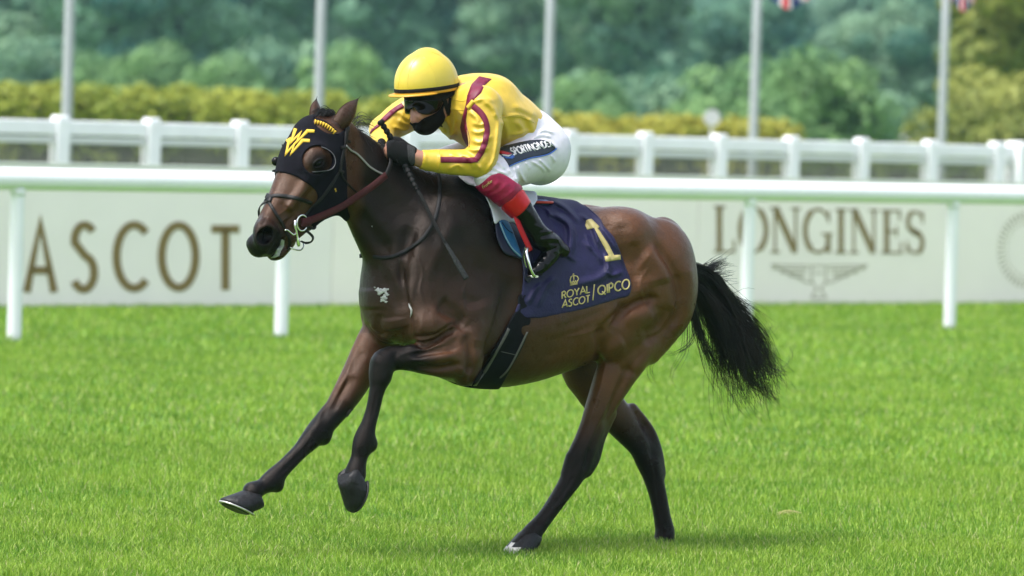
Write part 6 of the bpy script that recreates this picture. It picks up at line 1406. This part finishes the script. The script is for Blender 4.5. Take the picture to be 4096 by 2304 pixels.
    # wooded hills beyond
    for nm, d, top, amp, cl in (('hill', 900, 46, 7, (.035, .065, .03)), ('far_hill', 1900, 118, 16, (.03, .055, .035))):
        xs = np.linspace(-700, 700, 90)*d/900; P = []; 
        for j, (dy, zz) in enumerate(((0, 0), (60, .45), (140, .8), (240, 1.0), (420, .9), (700, 0))):
            for x in xs: P.append((x, d-20+dy, zz*(top+amp*math.sin(x/d*21+1)+amp*.6*math.sin(x/d*47+2)+amp*.25*math.sin(x/d*160+j))-1))
        n = len(xs); f = np.array([[j*n+i, j*n+i+1, (j+1)*n+i+1, (j+1)*n+i] for j in range(5) for i in range(n-1)]); kind(mkobj(nm, np.array(P), f, mat('wooded_slope_'+nm, cl, .95, .1, .5, .05, .8, .12), None), 'structure')
    # round white distance marker and pale shed roof seen over the fence
    p = far_at(2847, 66); z = (CC+ray(2847, 470)*(66/(ray(2847, 470)@CD)))[2]; e = empty('marker_sign', p, 'round white distance marker disc on a thin post above the fence', 'marker'); wm = mat('white_paint', (.45, .45, .47), .6)
    a = np.linspace(0, 2*math.pi, 32, endpoint=False); R0 = []
    for y in (-.015, .015): R0.append(np.stack([p[0]+.12*np.cos(a), p[1]+y+0*a, z+.12*np.sin(a)], 1))
    mkobj('disc', np.concatenate(R0), [list(range(32)), list(range(32, 64))[::-1]]+[[i, (i+1) % 32, 32+(i+1) % 32, 32+i] for i in range(32)], wm, e, None, False); mkobj('post', *tube(np.array([p+np.array([0, .03, 0]), p+np.array([0, .03, z-.1])]), .02, 8), wm, e)
    p = far_at(3690, 135); e = empty('shed', p, 'pale low shed roof half hidden behind the fence by the rightmost flagpole', 'shed'); z = (CC+ray(3690, 540)*(135/(ray(3690, 540)@CD)))[2]
    mkobj('wall', *box(p+Z1*(z-.35)/2, (1.3, 2.0, z-.35)), mat('beige_wall', (.42, .38, .33), .8), e, None, False)
    w2, l2 = .75, 1.1; q = [(-w2, -l2, z-.35), (w2, -l2, z-.35), (w2, l2, z-.35), (-w2, l2, z-.35), (-w2*.75, 0, z), (w2*.75, 0, z)]; mkobj('roof', np.array(q)+p, [[0, 1, 5, 4], [2, 3, 4, 5], [1, 2, 5], [3, 0, 4], [0, 3, 2, 1]], mat('pale_roof', (.60, .57, .54), .7), e, None, False)

def build_haze():
    m = bpy.data.materials.new('haze'); m.use_nodes = True; t = m.node_tree; t.nodes.clear(); o = t.nodes.new('ShaderNodeOutputMaterial'); v = t.nodes.new('ShaderNodeVolumePrincipled')
    v.inputs['Color'].default_value = (.45, .80, .84, 1); v.inputs['Density'].default_value = HAZE; v.inputs['Anisotropy'].default_value = .0; t.links.new(v.outputs[0], o.inputs['Volume'])
    q, f = box((0, 1310, 74), (3400, 2760, 150)); h = mkobj('haze', q, f, m, None, (0, 0, 0), False); kind(h, 'stuff'); h.visible_shadow = True
HAZE = .00026

# ================================================================== everything
build_ground(); build_rail(); build_boards(); build_fence(); build_poles(); build_background(); build_haze(); build_grass()
horse, HG, HP, HFc, hbv = build_horse()
build_rider(hbv); build_whip(hbv); build_tack(HG, HP, HFc, hbv)
